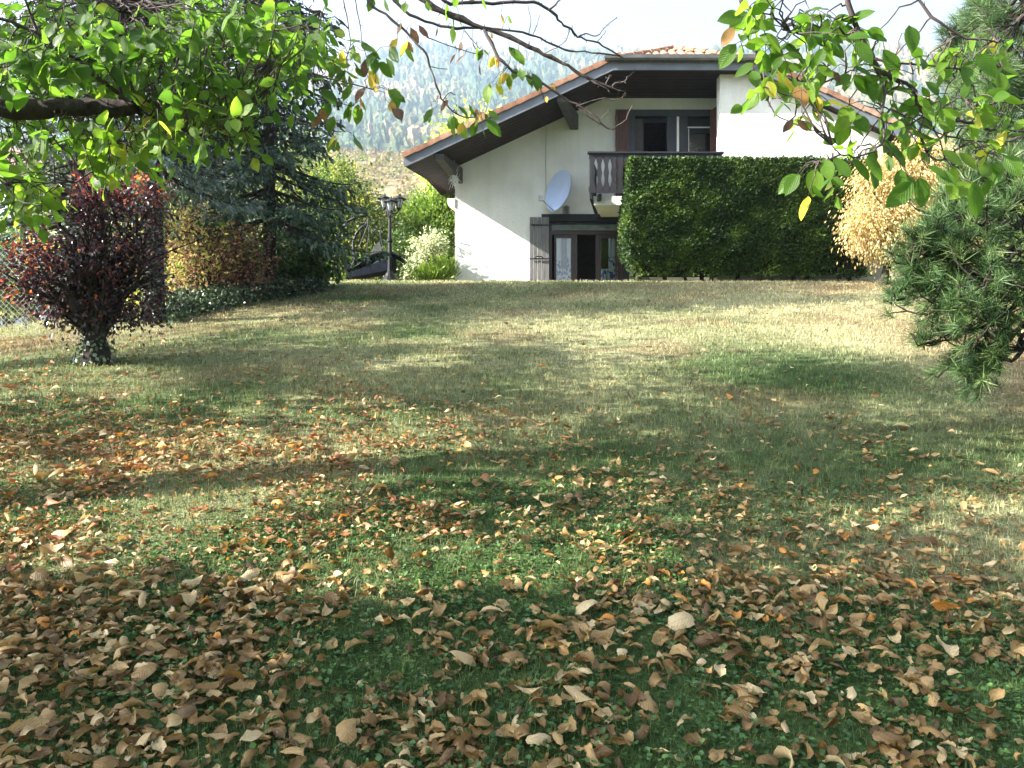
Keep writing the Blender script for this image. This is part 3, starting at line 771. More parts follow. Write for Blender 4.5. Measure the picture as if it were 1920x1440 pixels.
# things inside the living room
t_ = thing('blue_chair', 'blue fabric chair inside the open french window', 'chair', (1.93, 20.3, Z(BASE)))
b_ = MB(); b_.box(1.72, 2.1, 20.1, 20.5, Z(BASE + .42), Z(BASE + .5)); b_.build('seat', m_blue, t_)
b_ = MB(); b_.box(1.72, 2.1, 20.02, 20.09, Z(BASE + .45), Z(BASE + 1.02)); b_.build('backrest', m_blue, t_)
for x_ in (1.75, 2.07):
    for y_ in (20.06, 20.45):
        b_ = MB(); b_.tube([(x_, y_, Z(BASE)), (x_, y_, Z(BASE + .42))], .015, 6); b_.build('leg', m_steel, t_)
settle(t_)
t_ = thing('toy_bucket', 'small red and white bucket on the floor in the open french window', 'bucket', (1.66, 19.9, Z(BASE)))
b_ = MB(); b_.lathe((1.66, 19.9, Z(BASE)), [(0.0, 0), (.10, 0), (.14, .62), (.12, .62), (.09, .04)], 10); b_.build('pail', m_redc, t_)
b_ = MB(); b_.lathe((1.66, 19.9, Z(BASE)), [(.145, .55), (.155, .56), (.155, .66), (.14, .66)], 10); b_.build('rim', m_white, t_)
settle(t_)

# upper window
b_ = MB()
b_.box(2.84, 5.06, D0 - .03, D0 + .25, Z(6.52), Z(6.68)); b_.box(2.84, 3.0, D0 - .03, D0 + .25, Z(4.3), Z(6.52)); b_.box(3.78, 4.28, D0 + .0, D0 + .25, Z(4.3), Z(6.52)); b_.box(4.94, 5.06, D0 - .03, D0 + .25, Z(4.3), Z(6.52))
uw = b_.build('balcony_window', m_wdark, house)
b_ = MB(); b_.box(3.0, 3.20, D0 + .1, D0 + .14, Z(4.3), Z(6.5)); b_.build('folded_shutter', m_beam, uw)
b_ = MB(); b_.box(3.20, 3.235, D0 + .12, D0 + .2, Z(4.3), Z(6.40)); b_.box(3.2, 3.78, D0 + .12, D0 + .2, Z(6.40), Z(6.52)); b_.build('frame', m_dark, uw)
b_ = MB(); b_.box(4.28, 4.94, D0 + .1, D0 + .2, Z(6.36), Z(6.52)); b_.box(4.28, 4.33, D0 + .1, D0 + .18, Z(4.3), Z(6.36)); b_.box(4.89, 4.94, D0 + .1, D0 + .18, Z(4.3), Z(6.36)); b_.box(4.33, 4.89, D0 + .1, D0 + .18, Z(6.14), Z(6.36)); b_.build('frame', m_dark, uw)
b_ = MB(); b_.box(4.28, 4.90, D0 + .085, D0 + .098, Z(6.27), Z(6.30)); b_.box(4.315, 4.335, D0 + .08, D0 + .098, Z(4.3), Z(6.25)); b_.build('white_trim', m_white, uw)
b_ = MB(); b_.box(4.33, 4.89, D0 + .13, D0 + .136, Z(4.3), Z(6.14)); b_.build('pane', m_glass, uw)
b_ = MB(); b_.box(4.005, 4.06, D0 - .06, D0 - .03, Z(4.3), Z(6.50)); b_.build('white_pole', m_white, uw)
b_ = MB(); b_.box(4.58, 4.60, D0 + .3, D0 + .32, Z(4.4), Z(5.8)); b_.build('handle', m_white, uw)
plank_shutter(2.51, 2.84, D0 - 0.10, Z(4.35), Z(6.66), m_red, 5)
b_ = MB(); b_.hexa([(4.80, D0 - .1, Z(4.3)), (5.03, D0 - .42, Z(4.3)), (5.06, D0 - .40, Z(4.3)), (4.83, D0 - .08, Z(4.3)), (4.80, D0 - .1, Z(6.62)), (5.03, D0 - .42, Z(6.74)), (5.06, D0 - .40, Z(6.74)), (4.83, D0 - .08, Z(6.62))])
b_.build('shutter', m_red, house)

# balcony
BY = 17.9; bx0, bx1, bz0, bz1 = 1.72, 4.70, 4.27, 5.19
bal = MB(); bal.box(bx0 - .03, bx1 + .03, BY - .05, BY + .06, Z(bz1 - .04), Z(bz1)); bal_o = bal.build('balcony', m_dark, house)
b_ = MB(); b_.box(bx0, bx1, BY + .012, BY + .06, Z(bz1 - .14), Z(bz1 - .045)); b_.build('top_rail', m_dark, bal_o)
b_ = MB(); b_.box(bx0, bx1, BY + .012, BY + .06, Z(bz0 + .04), Z(bz0 + .15)); b_.build('bottom_rail', m_dark, bal_o)
prof = [(0, .073), (.14, .073), (.30, .042), (.38, .042), (.52, .060), (.66, .040), (.74, .040), (.88, .073), (1, .073)]
nb = 19; pit = (bx1 - bx0) / nb
bp = [(hw, Z(bz0) + t * (bz1 - .045 - bz0)) for t, hw in prof]; 
for k in range(nb):
    xc = bx0 + pit * (k + .5); b2 = MB()
    for (h0, z0), (h1, z1) in zip(bp[:-1], bp[1:]):
        b2.hexa([(xc - h0, BY - .012, z0), (xc + h0, BY - .012, z0), (xc + h0, BY + .01, z0), (xc - h0, BY + .01, z0), (xc - h1, BY - .012, z1), (xc + h1, BY - .012, z1), (xc + h1, BY + .01, z1), (xc - h1, BY + .01, z1)])
    b2.build('baluster', m_dark, bal_o)
sx_ = lambda y: bx0 + (y - BY) * .21
b_ = MB(); b_.hexa([(bx0, BY + .06, Z(bz1 - .12)), (bx0 + .03, BY + .06, Z(bz1 - .12)), (sx_(D0) + .03, D0, Z(bz1 - .12)), (sx_(D0), D0, Z(bz1 - .12)), (bx0, BY + .06, Z(bz1 - .01)), (bx0 + .03, BY + .06, Z(bz1 - .01)), (sx_(D0) + .03, D0, Z(bz1 - .01)), (sx_(D0), D0, Z(bz1 - .01))]); b_.build('side_rail', m_dark, bal_o)
for k in range(7):
    b_ = MB(); yy = BY + .12 + k * .2; b_.box(sx_(yy) + .01, sx_(yy) + .035, yy, yy + .13, Z(bz0), Z(bz1 - .12)); b_.build('baluster', m_dark, bal_o)
b_ = MB(); b_.hexa([(bx0 + .14, BY + .25, Z(4.06)), (bx1 - .03, BY + .25, Z(4.06)), (bx1 - .03, D0 - .003, Z(4.06)), (sx_(D0) + .12, D0 - .003, Z(4.06)), (bx0 + .12, BY + .25, Z(4.262)), (bx1 - .03, BY + .25, Z(4.262)), (bx1 - .03, D0 - .003, Z(4.262)), (sx_(D0) + .1, D0 - .003, Z(4.262))]); b_.build('slab', m_stucco, bal_o)
for xq in (1.93, 2.9, 3.9):
    b_ = MB(); b_.box(xq, xq + .08, BY + .06, BY + .245, Z(4.14), Z(4.27)); b_.build('joist', m_dark, bal_o)
b_ = MB(); b_.hexa([(1.74, BY + .05, Z(4.15)), (1.80, BY + .05, Z(4.15)), (2.12, D0 - .01, Z(3.98)), (2.07, D0 - .01, Z(3.98)), (1.74, BY + .05, Z(4.26)), (1.80, BY + .05, Z(4.26)), (2.12, D0 - .01, Z(4.05)), (2.07, D0 - .01, Z(4.05))]); b_.build('bracket', m_dark, bal_o)
# cable down the wall
b_ = MB(); b_.tube([(0.83, D0 - .008, Z(6.29)), (0.82, D0 - .008, Z(5.3)), (0.83, D0 - .008, Z(4.6))], .006, 5); b_.build('cable', m_steel, house)
settle(house)

# satellite dish
t_ = thing('satellite_dish', 'pale blue satellite dish on the white wall above the french window', 'satellite dish', P(1045, 392, D0 - .05))
c0 = P(1046, 357, 19.05); nrm = unit(np.array([-0.80, -0.56, 0.20])); upv = unit(np.array([0.26, 0.1, 1.0])); upv = unit(upv - nrm * (upv @ nrm)); sd = np.cross(upv, nrm)
ring = []
for r_, dpt in ((0.0, .09), (.25, .075), (.42, .035), (.5, 0.0)):
    for a in np.linspace(0, 2 * np.pi, 24, endpoint=False): ring.append(c0 + sd * math.cos(a) * r_ * .94 + upv * math.sin(a) * r_ * 1.02 - nrm * dpt)
i = np.arange(3)[:, None] * 24; j = np.arange(24)[None]; k = (j + 1) % 24
q = np.stack([i + j, i + k, i + 24 + k, i + 24 + j], -1).reshape(-1, 4)
back = np.array(ring) - nrm * .012
add('dish', make_mesh('dish', np.vstack([ring, back]), [np.vstack([q, q[:, ::-1] + 96]), ], np.full(144, .5), True), m_dish, t_)
b_ = MB(); lnb = P(1014, 372, 18.75); b_.tube([c0 - upv * .5, P(1030, 388, 18.9), lnb], .012, 6); b_.build('arm', m_steel, t_)
b_ = MB(); b_.box(lnb[0] - .045, lnb[0] + .045, lnb[1] - .05, lnb[1] + .05, lnb[2] - .06, lnb[2] + .06); b_.build('receiver', m_steel, t_)
b_ = MB(); b_.tube([c0 - nrm * .1, c0 - nrm * .1 + np.array([.12, .1, -.15]), (1.12, D0 - .005, Z(4.5))], .025, 8); b_.build('mount', m_steel, t_); settle(t_)
# wall lantern
t_ = thing('wall_lantern', 'small grey metal lantern box on the wall just above the french window', 'lantern', P(1062, 398, D0))
lp = P(1062, 393, D0 - .1)
b_ = MB(); b_.box(lp[0] - .09, lp[0] + .09, D0 - .02, D0 - .002, lp[2] - .1, lp[2] + .1); b_.build('wall_plate', m_steel, t_)
b_ = MB(); b_.lathe(lp, [(0, -.09), (.05, -.08), (.06, .05), (.08, .06), (0, .11)], 8); b_.build('lamp_housing', m_gutter, t_); settle(t_)
# white spiky ornament at the corner
t_ = thing('eave_ornament', 'white spiky dried sprig hanging under the eave at the house corner', 'ornament', P(852, 300, 18.9))
cc = P(853, 332, 18.9); b_ = MB(); g = rng(8)
for k in range(70):
    dd = unit(g.normal(size=3)); b_.tube([cc + np.array([0, 0, g.uniform(-.25, .2)]), cc + dd * g.uniform(.1, .24) + np.array([0, 0, g.uniform(-.22, .12)])], [.008, .003], 3)
b_.build('sprig', m_white, t_)
b_ = MB(); b_.tube([P(852, 300, 18.9), cc - np.array([0, 0, .25])], .007, 4); b_.build('stem', m_steel, t_); settle(t_)

# ---------------------------------------------------------------- hedge
def barkmat(name, c, green=0.0):
    m, nt, out = new_mat(name)
    v = scaled(nt, (9, 9, 2.2)); n = noise(nt, 3.0, 6, v, 0.65)
    cc = ramp(nt, n, [(0.3, tuple(x * 0.4 for x in c)), (0.5, c), (0.75, tuple(min(1, x * 1.7) for x in c))])
    cc = mul(nt, cc, ramp(nt, noise(nt, 7, 4), [(0.5, (1, 1, 1)), (0.62, (0.75, 1.0, 0.5))]), 'MULTIPLY', green) if green else cc
    bsdf(nt, out, cc, 0.9, 0.15, bump(nt, n, 0.9, 0.02)); return m
m_bark = barkmat('grey_brown_bark', (0.085, 0.065, 0.05), 0.6)
m_bark_d = barkmat('dark_bark', (0.035, 0.028, 0.024))
m_twig = simple('twig_bark', (0.06, 0.045, 0.042), 0.8, 0.2, 0.4, 20)
m_hedge = leafmat('thuja_spray', [(0, (0.009, 0.024, 0.003)), (0.5, (0.024, 0.060, 0.005)), (1, (0.12, 0.18, 0.018))], 0.2, 0.6)
hx0, hx1, hy0, hy1, hz1 = 2.50, 7.70, 17.15, 18.45, None
hedge = thing('thuja_hedge', 'tall clipped green thuja hedge in front of the balcony and white wall', 'hedge', (5.1, 17.6, gz(5.1, 17.6)))
g = rng(12)
def hedge_top(x): return Z(4.86 - 0.012 * (x - 2.5)) 
n = 48000
face = g.choice(5, n, p=[0.60, 0.13, 0.10, 0.05, 0.12]); u = g.random(n); v = g.random(n)
gb = 3.83
x = np.empty(n); y = np.empty(n); z = np.empty(n); N_ = np.zeros((n, 3))
zz = gb + 0.10 + v * (6.44 - gb - 0.10)
low = g.random(n) < 0.06
for f in range(5):
    m_ = face == f
    if f in (0, 4): x[m_] = hx0 + u[m_] * (hx1 - hx0); y[m_] = hy0 + (0.0 if f == 0 else 0.22 * g.random(m_.sum())); z[m_] = zz[m_]; N_[m_] = (0, -1, 0)
    if f == 1: x[m_] = hx0 + u[m_] * (hx1 - hx0); y[m_] = hy0 + v[m_] * (hy1 - hy0); z[m_] = hedge_top(x[m_]); N_[m_] = (0, 0, 1)
    if f == 2: x[m_] = hx0; y[m_] = hy0 + u[m_] * (hy1 - hy0); z[m_] = zz[m_]; N_[m_] = (-1, 0, 0)
    if f == 3: x[m_] = hx1; y[m_] = hy0 + u[m_] * (hy1 - hy0); z[m_] = zz[m_]; N_[m_] = (1, 0, 0)
# rounded shoulders, ragged foot, wavy clipped face
wav = 0.26 * (fbm(x * 1.4 - z * .5, z * 2.0, 71, 4) - 0.5) + 0.05 * (fbm(x * 5, z * 5, 72, 2) - 0.5)
foot = sstep(gb + 0.75, gb + 0.15, z)
x = x + np.where(face == 2, foot * 0.28 - 0.05 * np.sin((z - gb) * 1.6), 0); y = y + np.where(N_[:, 1] < 0, wav + foot * 0.22, 0)
x = np.where(face == 1, np.clip(x, hx0 + .05, hx1 - .05), x)
z = np.where((face == 1), z + 0.04 * (fbm(x * 4, y * 4, 73, 3) - 0.5), z)
thin = (z < gb + 0.95) & (face != 1) & (g.random(n) < .75 * sstep(0.50, 0.62, fbm(x * 2.2 + 3, z * 1.6, 74, 3)) * sstep(gb + 0.8, gb + 0.3, z) * 1.0)
keep = ~thin
pos = np.stack([x, y, z], -1)[keep]; N_ = N_[keep]; n = len(pos)
ax = unit(N_ * 0.6 + np.array([0.25, 0, 0.45]) + g.normal(size=(n, 3)) * 0.5)
sz = g.uniform(0.045, 0.10, n) * np.where(N_[:, 2] > 0.5, 1.1, 1.0)
cut = pos + N_ * -0.03
nr = unit(N_ + g.normal(size=(n, 3)) * 1.0)
V, fs = spread(DIAMOND[0] * [1, 1, 1], DIAMOND[1], cut, ax, nr, sz, 0.9)
tt = np.clip(0.45 + 0.9 * (fbm(pos[:, 0] * 2.5, pos[:, 2] * 2.5, 75, 4) - 0.5) + g.normal(size=n) * 0.16, 0, 1)
add('foliage', make_mesh('foliage', V, fs, np.repeat(tt, 2)), m_hedge, hedge, kind='stuff')
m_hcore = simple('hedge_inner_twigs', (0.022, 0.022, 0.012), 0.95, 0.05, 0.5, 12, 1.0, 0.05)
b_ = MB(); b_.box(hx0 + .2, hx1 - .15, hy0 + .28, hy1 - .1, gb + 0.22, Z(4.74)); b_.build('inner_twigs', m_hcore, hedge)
for k in range(12):
    xx = hx0 + 0.35 + k * 0.43 + g.normal() * .12; yy = 17.6 + g.normal() * .12; zb = float(gz(xx, yy)) - .05
    b_ = MB(); pts = bez((xx, yy, zb), (xx + g.normal() * .08, yy + .05, gb + 1.5), 6, 0, .03, k); b_.tube(pts, np.linspace(.06, .045, 6) * g.uniform(.6, 1.15), 7)
    for q_ in range(9):
        p_ = pts[g.integers(1, 6)]; b_.tube(bez(p_, p_ + np.array([g.normal() * .3, g.normal() * .25 - .1, g.uniform(.1, .45)]), 4, 0, .06, q_ + k * 20), [.014, .011, .008, .004], 4)
    b_.build('stem', m_bark_d, hedge, True)
settle(hedge)

# ---------------------------------------------------------------- generic broadleaf shrub / tree
def woody(name, label, cat, base, ell, mats, leaf, n_clumps, per, seed, trunk_r=0.05, stems=1, sig=0.12, tint=(0.5, 0.16, 0.2), droop=0.3, tmpl=DIAMOND,
          tfun=None, group=None, width=1.0, fork=0.4, limbs=26, shell=0.75, pal=0.0):
    """trunk(s) with limbs reaching the crown's clumps, and a crown of single leaves"""
    base = np.array(base, float); root = thing(name, label, cat, base, group)
    pos, ids, D = clump_points(ell, n_clumps, per, seed, sig, shell)
    ok = pos[:, 2] > gz(pos[:, 0], pos[:, 1]) + 0.02; pos, ids, D = pos[ok], ids[ok], D[ok]
    t_ = clump_tint(ids, seed + 1, tint[1], tint[0], tint[2])
    if tfun is not None: t_ = np.clip(tfun(pos, t_), 0, 1)
    foliage('foliage', root, mats[0], pos, leaf, seed + 2, t_, D, droop, tmpl, width, kind='stuff')
    g_ = rng(seed + 3); cen = np.array([e[:3] for e in ell]).mean(0)
    lim = MB()
    for s in range(stems):
        b0 = base + np.array([g_.normal() * .12 * (stems > 1), g_.normal() * .1 * (stems > 1), -0.08])
        top_ = base + (cen - base) * fork + np.array([g_.normal() * .15 * (stems > 1), 0, 0])
        tb = MB(); pts = bez(b0, top_, 7, 0, 0.02, seed + s)
        fl = np.linspace(1.25, .8, 7); fl[0] = 1.5
        tb.tube(pts, trunk_r * fl, 10, wob=0.12, seed=seed); tb.build('trunk', mats[1], root, True)
        u = np.unique(ids); pick = g_.choice(u, min(limbs, len(u)), replace=False)
        for c_ in pick:
            m_ = ids == c_
            if m_.sum() == 0: continue
            tgt = pos[m_].mean(0); st = pts[g_.integers(4, 7)]
            r_ = trunk_r * g_.uniform(.18, .4)
            q = bez(st, tgt, 7, .04 * np.linalg.norm(tgt - st), .035, int(c_) + seed)
            lim.tube(q, np.linspace(r_, r_ * .2, 7), 5)
            for h in range(3):
                a_ = q[g_.integers(2, 6)]; e_ = a_ + (tgt - st) * g_.uniform(.15, .35) + g_.normal(size=3) * .12 * np.linalg.norm(tgt - st)
                lim.tube(bez(a_, e_, 4, 0, .05, h), np.linspace(r_ * .4, r_ * .12, 4), 4)
    lim.build('branches', mats[1], root, True); settle(root)
    return root

# purple-leaved plum at the left, trunk wrapped in ivy
m_plum = leafmat('plum_leaf', [(0, (0.012, 0.006, 0.010)), (0.42, (0.045, 0.014, 0.022)), (0.62, (0.15, 0.035, 0.04)), (0.82, (0.48, 0.10, 0.03)), (1, (0.65, 0.28, 0.06))], 0.35, 0.3, 0.7, 1.8)
pb = np.array([(180 - 960) / F * 8.15, 8.15, float(gz(-4.24, 8.15))])
pr_ = lambda px, py, rx, ry, dd=0.0: (*P(px, py, 8.15 + dd), rx / F * 8.15, 0.36 if rx < 70 else 0.62, ry / F * 8.15)
plum = woody('plum_tree', 'small purple-leaved plum tree with a short ivy-wrapped trunk at the left edge of the lawn', 'tree', pb,
      [pr_(205, 440, 84, 100), pr_(255, 520, 42, 85), pr_(140, 520, 75, 85), pr_(75, 530, 55, 45, -.2), pr_(105, 595, 36, 22, -.2), pr_(248, 585, 30, 20), pr_(265, 370, 36, 48), pr_(180, 380, 42, 40), pr_(190, 350, 25, 30), pr_(62, 470, 32, 28, -.1), pr_(200, 560, 60, 60)],
      (m_plum, m_bark_d), 0.052, 520, 18, 100, trunk_r=0.120, sig=0.075, tint=(0.30, 0.15, 0.18), fork=0.30, limbs=70, shell=.6, tmpl=DIAMOND,
      tfun=lambda p, t: t + 0.50 * sstep(-4.45, -5.0, p[:, 0]) * (0.5 + 0.6 * fbm(p[:, 0] * 4, p[:, 2] * 4, 3, 2)) + 0.32 * sstep(3.15, 3.75, p[:, 2]) * fbm(p[:, 0] * 5, p[:, 2] * 5, 6, 2) * 1.6 - 0.10)
m_ivy = leafmat('ivy_leaf', [(0, (0.015, 0.03, 0.012)), (0.6, (0.04, 0.07, 0.03)), (1, (0.16, 0.2, 0.13))], 0.2, 0.35, 0.6)
def ivy(parent, c, h, r, n, seed, skirt=0.0):
    g = rng(seed); th = g.uniform(0, 2 * np.pi, n); zz_ = g.random(n) ** 1.2 * h
    rr = r * (1.15 - .2 * zz_ / h) + skirt * np.exp(-zz_ / .08) * g.random(n) + .01
    pos = np.stack([c[0] + rr * np.cos(th), c[1] + rr * np.sin(th), c[2] + zz_], -1)
    ax = np.stack([np.cos(th) * .5, np.sin(th) * .5, -np.ones(n)], -1)
    nr = np.stack([np.cos(th), np.sin(th), .3 * np.ones(n)], -1) + g.normal(size=(n, 3)) * .35
    V, fs = spread(BLOB[0], BLOB[1], pos, ax + g.normal(size=(n, 3)) * .4, nr, g.uniform(.025, .05, n), 1.3)
    add('ivy', make_mesh('ivy', V, fs, np.repeat(g.random(n), 4)), m_ivy, parent, kind='stuff')
bpy.context.view_layer.update()
ivy(plum, pb, 0.50, 0.135, 330, 5, .10); settle(plum)

# ---------------------------------------------------------------- conifers
def conifer(name, label, base, height, rmax, seed, mat, dens=1.0, z0=0.8, droop=0.35, trunk_r=0.14, spray=0.20, keep=None, group=None, levels=None):
    g = rng(seed); base = np.array(base, float); root = thing(name, label, 'tree', base, group)
    tb = MB(); tb.tube([base + [0, 0, -.1], base + [0, 0, .4], base + [0, 0, height * .5], base + [0, 0, height]], [trunk_r * 1.35, trunk_r, trunk_r * .6, .012], 12, wob=.08, seed=seed)
    tb.build('trunk', m_bark_d, root, True)
    br = MB(); SP, SA_, SN, SS_, ST = [], [], [], [], []
    zc = z0; 
    while zc < height - .15:
        L_ = rmax * (1 - (zc - z0 * .3) / height) ** 0.85 + .12
        for k in range(int(6 * dens) + 1):
            a = g.uniform(0, 2 * np.pi); l = L_ * g.uniform(.65, 1.12)
            if keep is not None and not keep(a, zc): continue
            d = np.array([math.cos(a), math.sin(a), 0]); t = np.linspace(0, 1, 8)
            pts = base + d * (t * l)[:, None] + np.stack([0 * t, 0 * t, zc + g.normal() * .06 + l * (-.28 * t - droop * t ** 2 + .38 * t ** 3.2)], -1)
            br.tube(pts, np.linspace(.022 * l ** .5 + .004, .004, 8), 4)
            side = np.cross(d, [0, 0, 1.0]); ns = int(l / .062 * dens)
            tt = g.uniform(.12, 1, ns); p = np.stack([np.interp(tt, t, pts[:, i]) for i in range(3)], -1)
            s_ = g.choice([-1, 1], ns); ln = (0.42 * l * (1 - tt) + .14) * g.uniform(.5, 1.1, ns)
            ad = unit(side * s_[:, None] * g.uniform(.5, 1.1, ns)[:, None] + d * .55 + np.array([0, 0, -.30]) + g.normal(size=(ns, 3)) * .18)
            # each side twig: several needle sprays hanging from it
            for j in range(4):
                f = (j + .6) / 4; q = p + ad * (ln * f)[:, None] + np.stack([0 * ln, 0 * ln, -.25 * ln * f ** 2], -1)
                SP.append(q); SA_.append(unit(ad * .75 + np.array([0, 0, -.45]) + g.normal(size=(ns, 3)) * .35)); SN.append(unit(g.normal(size=(ns, 3)) + [0, 0, .5]))
                SS_.append(spray * g.uniform(.55, 1.1, ns)); ST.append(.5 + .18 * g.normal(size=ns) + .15 * (tt - .5))
        zc += g.uniform(.16, .26) / dens
    br.build('branches', m_bark_d, root, True)
    pos = np.vstack(SP); n = len(pos)
    tm_ = np.array([(0, 0, 0), (.07, .25, .02), (.16, .33, 0), (.05, .55, .02), (.11, .68, 0), (0, 1, -.02), (-.11, .66, 0), (-.05, .52, .02), (-.16, .35, 0), (-.07, .25, .02)])
    tf_ = [np.array([[0, 2, 3], [0, 7, 8], [0, 5, 3], [0, 4, 6]])]
    V, fs = spread(tm_, tf_, pos, np.vstack(SA_), np.vstack(SN), np.concatenate(SS_), 1.0)
    add('needles', make_mesh('needles', V, fs, np.repeat(np.clip(np.concatenate(ST), 0, 1), 4)), mat, root, kind='stuff')
    settle(root); return root, n
m_spruce = leafmat('spruce_needles', [(0, (0.012, 0.026, 0.016)), (0.5, (0.034, 0.066, 0.042)), (1, (0.13, 0.18, 0.13))], 0.12, 0.6)
m_blue = leafmat('blue_spruce_needles', [(0, (0.03, 0.055, 0.05)), (0.5, (0.085, 0.13, 0.125)), (1, (0.20, 0.26, 0.26))], 0.12, 0.6)
def at(px, d, dz=0.0):
    x = (px - 960) / F * d; return np.array([x, d, float(gz(x, d)) + dz])
conifer('spruce_tree', 'tall dark spruce with drooping boughs behind the shrubs left of the loungers', at(505, 14.2), 9.0, 2.08, 31, m_spruce, .98, 1.35, trunk_r=.12, spray=.20)
bs_, _ = conifer('blue_spruce', 'blue-grey spruce with a bare ivy-dark trunk just right of the purple plum tree', at(288, 11.0), 8.5, 1.35, 32, m_blue, 1.1, 2.15, trunk_r=.135, spray=.13)
ivy(bs_, at(288, 11.0), 2.6, .135, 1500, 7, .05); settle(bs_)
conifer('spruce_tree', 'second dark spruce further back at the far left, half hidden by walnut leaves', at(60, 22.5), 9.5, 2.6, 33, m_spruce, .6, 1.1, trunk_r=.15, spray=.2)
conifer('spruce_tree', 'dark spruce close behind the purple plum tree, under the walnut leaves', at(150, 13.8), 6.8, 1.6, 35, m_spruce, .8, 1.5, trunk_r=.13, spray=.17)
conifer('spruce_tree', 'narrow dark spruce between the blue spruce and the tall dark spruce', at(400, 24.0), 12.0, 2.4, 34, m_spruce, .62, 1.3, trunk_r=.14, spray=.2)

# ---------------------------------------------------------------- shrubs of the left border, from left to right
m_green = leafmat('shrub_leaf_green', [(0, (0.020, 0.045, 0.012)), (0.5, (0.055, 0.11, 0.025)), (0.8, (0.14, 0.20, 0.04)), (1, (0.35, 0.32, 0.07))], 0.4)
m_autumn = leafmat('shrub_leaf_autumn', [(0, (0.10, 0.04, 0.035)), (0.25, (0.26, 0.12, 0.10)), (0.45, (0.36, 0.25, 0.12)), (0.65, (0.42, 0.38, 0.12)), (0.85, (0.26, 0.33, 0.06)), (1, (0.10, 0.20, 0.04))], 0.45)
m_thuja = leafmat('thuja_bright', [(0, (0.04, 0.085, 0.012)), (0.5, (0.11, 0.19, 0.025)), (1, (0.24, 0.33, 0.05))], 0.35)
m_varieg = leafmat('variegated_leaf', [(0, (0.07, 0.12, 0.05)), (0.45, (0.22, 0.28, 0.13)), (0.6, (0.5, 0.52, 0.33)), (1, (0.70, 0.70, 0.50))], 0.3)
def E_(px, py, d, rx, rz, ry=None):
    p = P(px, py, d); return (p[0], p[1], p[2], rx / F * d, (ry if ry else rx / F * d * .8), rz / F * d)
woody('autumn_shrub', 'wide yellow and pink autumn shrub right of the blue spruce trunk', 'shrub', at(390, 13.4), [E_(385, 465, 13.3, 70, 55), E_(345, 520, 12.6, 40, 60), E_(430, 500, 13.6, 55, 50), E_(350, 430, 13.6, 40, 35)],
      (m_autumn, m_bark), .075, 230, 18, 200, .04, 4, .13, (.46, .14, .18), fork=.5)
woody('red_brown_shrub', 'dark red-brown shrub with bare twigs under the tall dark spruce', 'shrub', at(465, 13.6), [E_(470, 480, 13.5, 35, 45), E_(440, 520, 13.3, 40, 28)],
      (m_autumn, m_bark), .07, 90, 16, 210, .035, 5, .14, (.2, .12, .15), fork=.6, limbs=30)
woody('laurel_shrub', 'dark glossy green shrub beneath the tall spruce, left of the white crate', 'shrub', at(545, 15.2), [E_(545, 480, 15.2, 60, 48), E_(600, 470, 15.6, 40, 55), E_(515, 510, 14.9, 40, 22)],
      (m_green, m_bark), .085, 300, 20, 220, .04, 4, .14, (.38, .16, .16), fork=.5)
woody('hazel_shrub', 'loose green and yellow leafy shrub behind the arched lounger frames', 'shrub', at(660, 21.0), [E_(655, 420, 21, 60, 95), E_(620, 360, 21, 42, 55), E_(700, 440, 21.5, 45, 70), E_(690, 500, 21, 60, 38), E_(740, 470, 22, 40, 60)],
      (m_green, m_bark), .10, 620, 22, 230, .05, 4, .19, (.62, .17, .2), fork=.4)
woody('thuja_shrub', 'bright green feathery thuja beside the corner of the white house', 'shrub', at(812, 22.5), [E_(815, 450, 22.5, 48, 62), E_(828, 400, 22.5, 30, 45), E_(785, 410, 22.8, 32, 35), E_(800, 500, 22, 45, 40)],
      (m_thuja, m_bark), .11, 520, 26, 240, .06, 2, .16, (.5, .16, .18), droop=-.6, fork=.3)
woody('variegated_shrub', 'pale cream-and-green variegated shrub in front of the thuja', 'shrub', at(800, 19.6), [E_(800, 475, 19.6, 30, 38), E_(780, 505, 19.4, 22, 24), E_(815, 460, 19.7, 20, 20)],
      (m_varieg, m_bark), .06, 170, 22, 250, .03, 4, .10, (.55, .2, .2), fork=.4)
woody('lily_clump', 'low bright green clump of strap leaves at the foot of the white wall', 'plant', at(826, 19.4), [E_(828, 512, 19.4, 24, 18), E_(800, 520, 19.2, 26, 10)],
      (m_thuja, m_bark), .16, 90, 14, 260, .02, 2, .08, (.75, .15, .1), droop=-1.2, fork=.3, width=.35)
woody('grape_shrub', 'round green shrub right beside the lamp post, behind the lounger', 'shrub', at(750, 20.5), [E_(752, 480, 20.3, 26, 40)],
      (m_green, m_bark), .08, 120, 18, 270, .03, 3, .12, (.40, .15, .16), fork=.5)
# ground ivy and low plants along the foot of the border
g = rng(61); n = 15000
u = g.random(n); px = 315 + u * 300; dd = np.interp(px, [315, 360, 450, 540, 615], [11.4, 12.2, 13.4, 14.6, 15.6]) + g.normal(size=n) * .38
x = (px - 960) / F * dd; z = gz(x, dd) + g.random(n) ** 2 * .30
pos = np.stack([x, dd, z], -1)
V, fs = spread(BLOB[0], BLOB[1], pos, unit(g.normal(size=(n, 3)) + [0, 0, .3]), unit(g.normal(size=(n, 3)) + [0, 0, 1.0]), g.uniform(.03, .07, n), 1.2)
add('ground_ivy', make_mesh('ground_ivy', V, fs, np.repeat(np.clip(g.normal(.5, .25, n), 0, 1), 4)), m_ivy, kind='stuff')
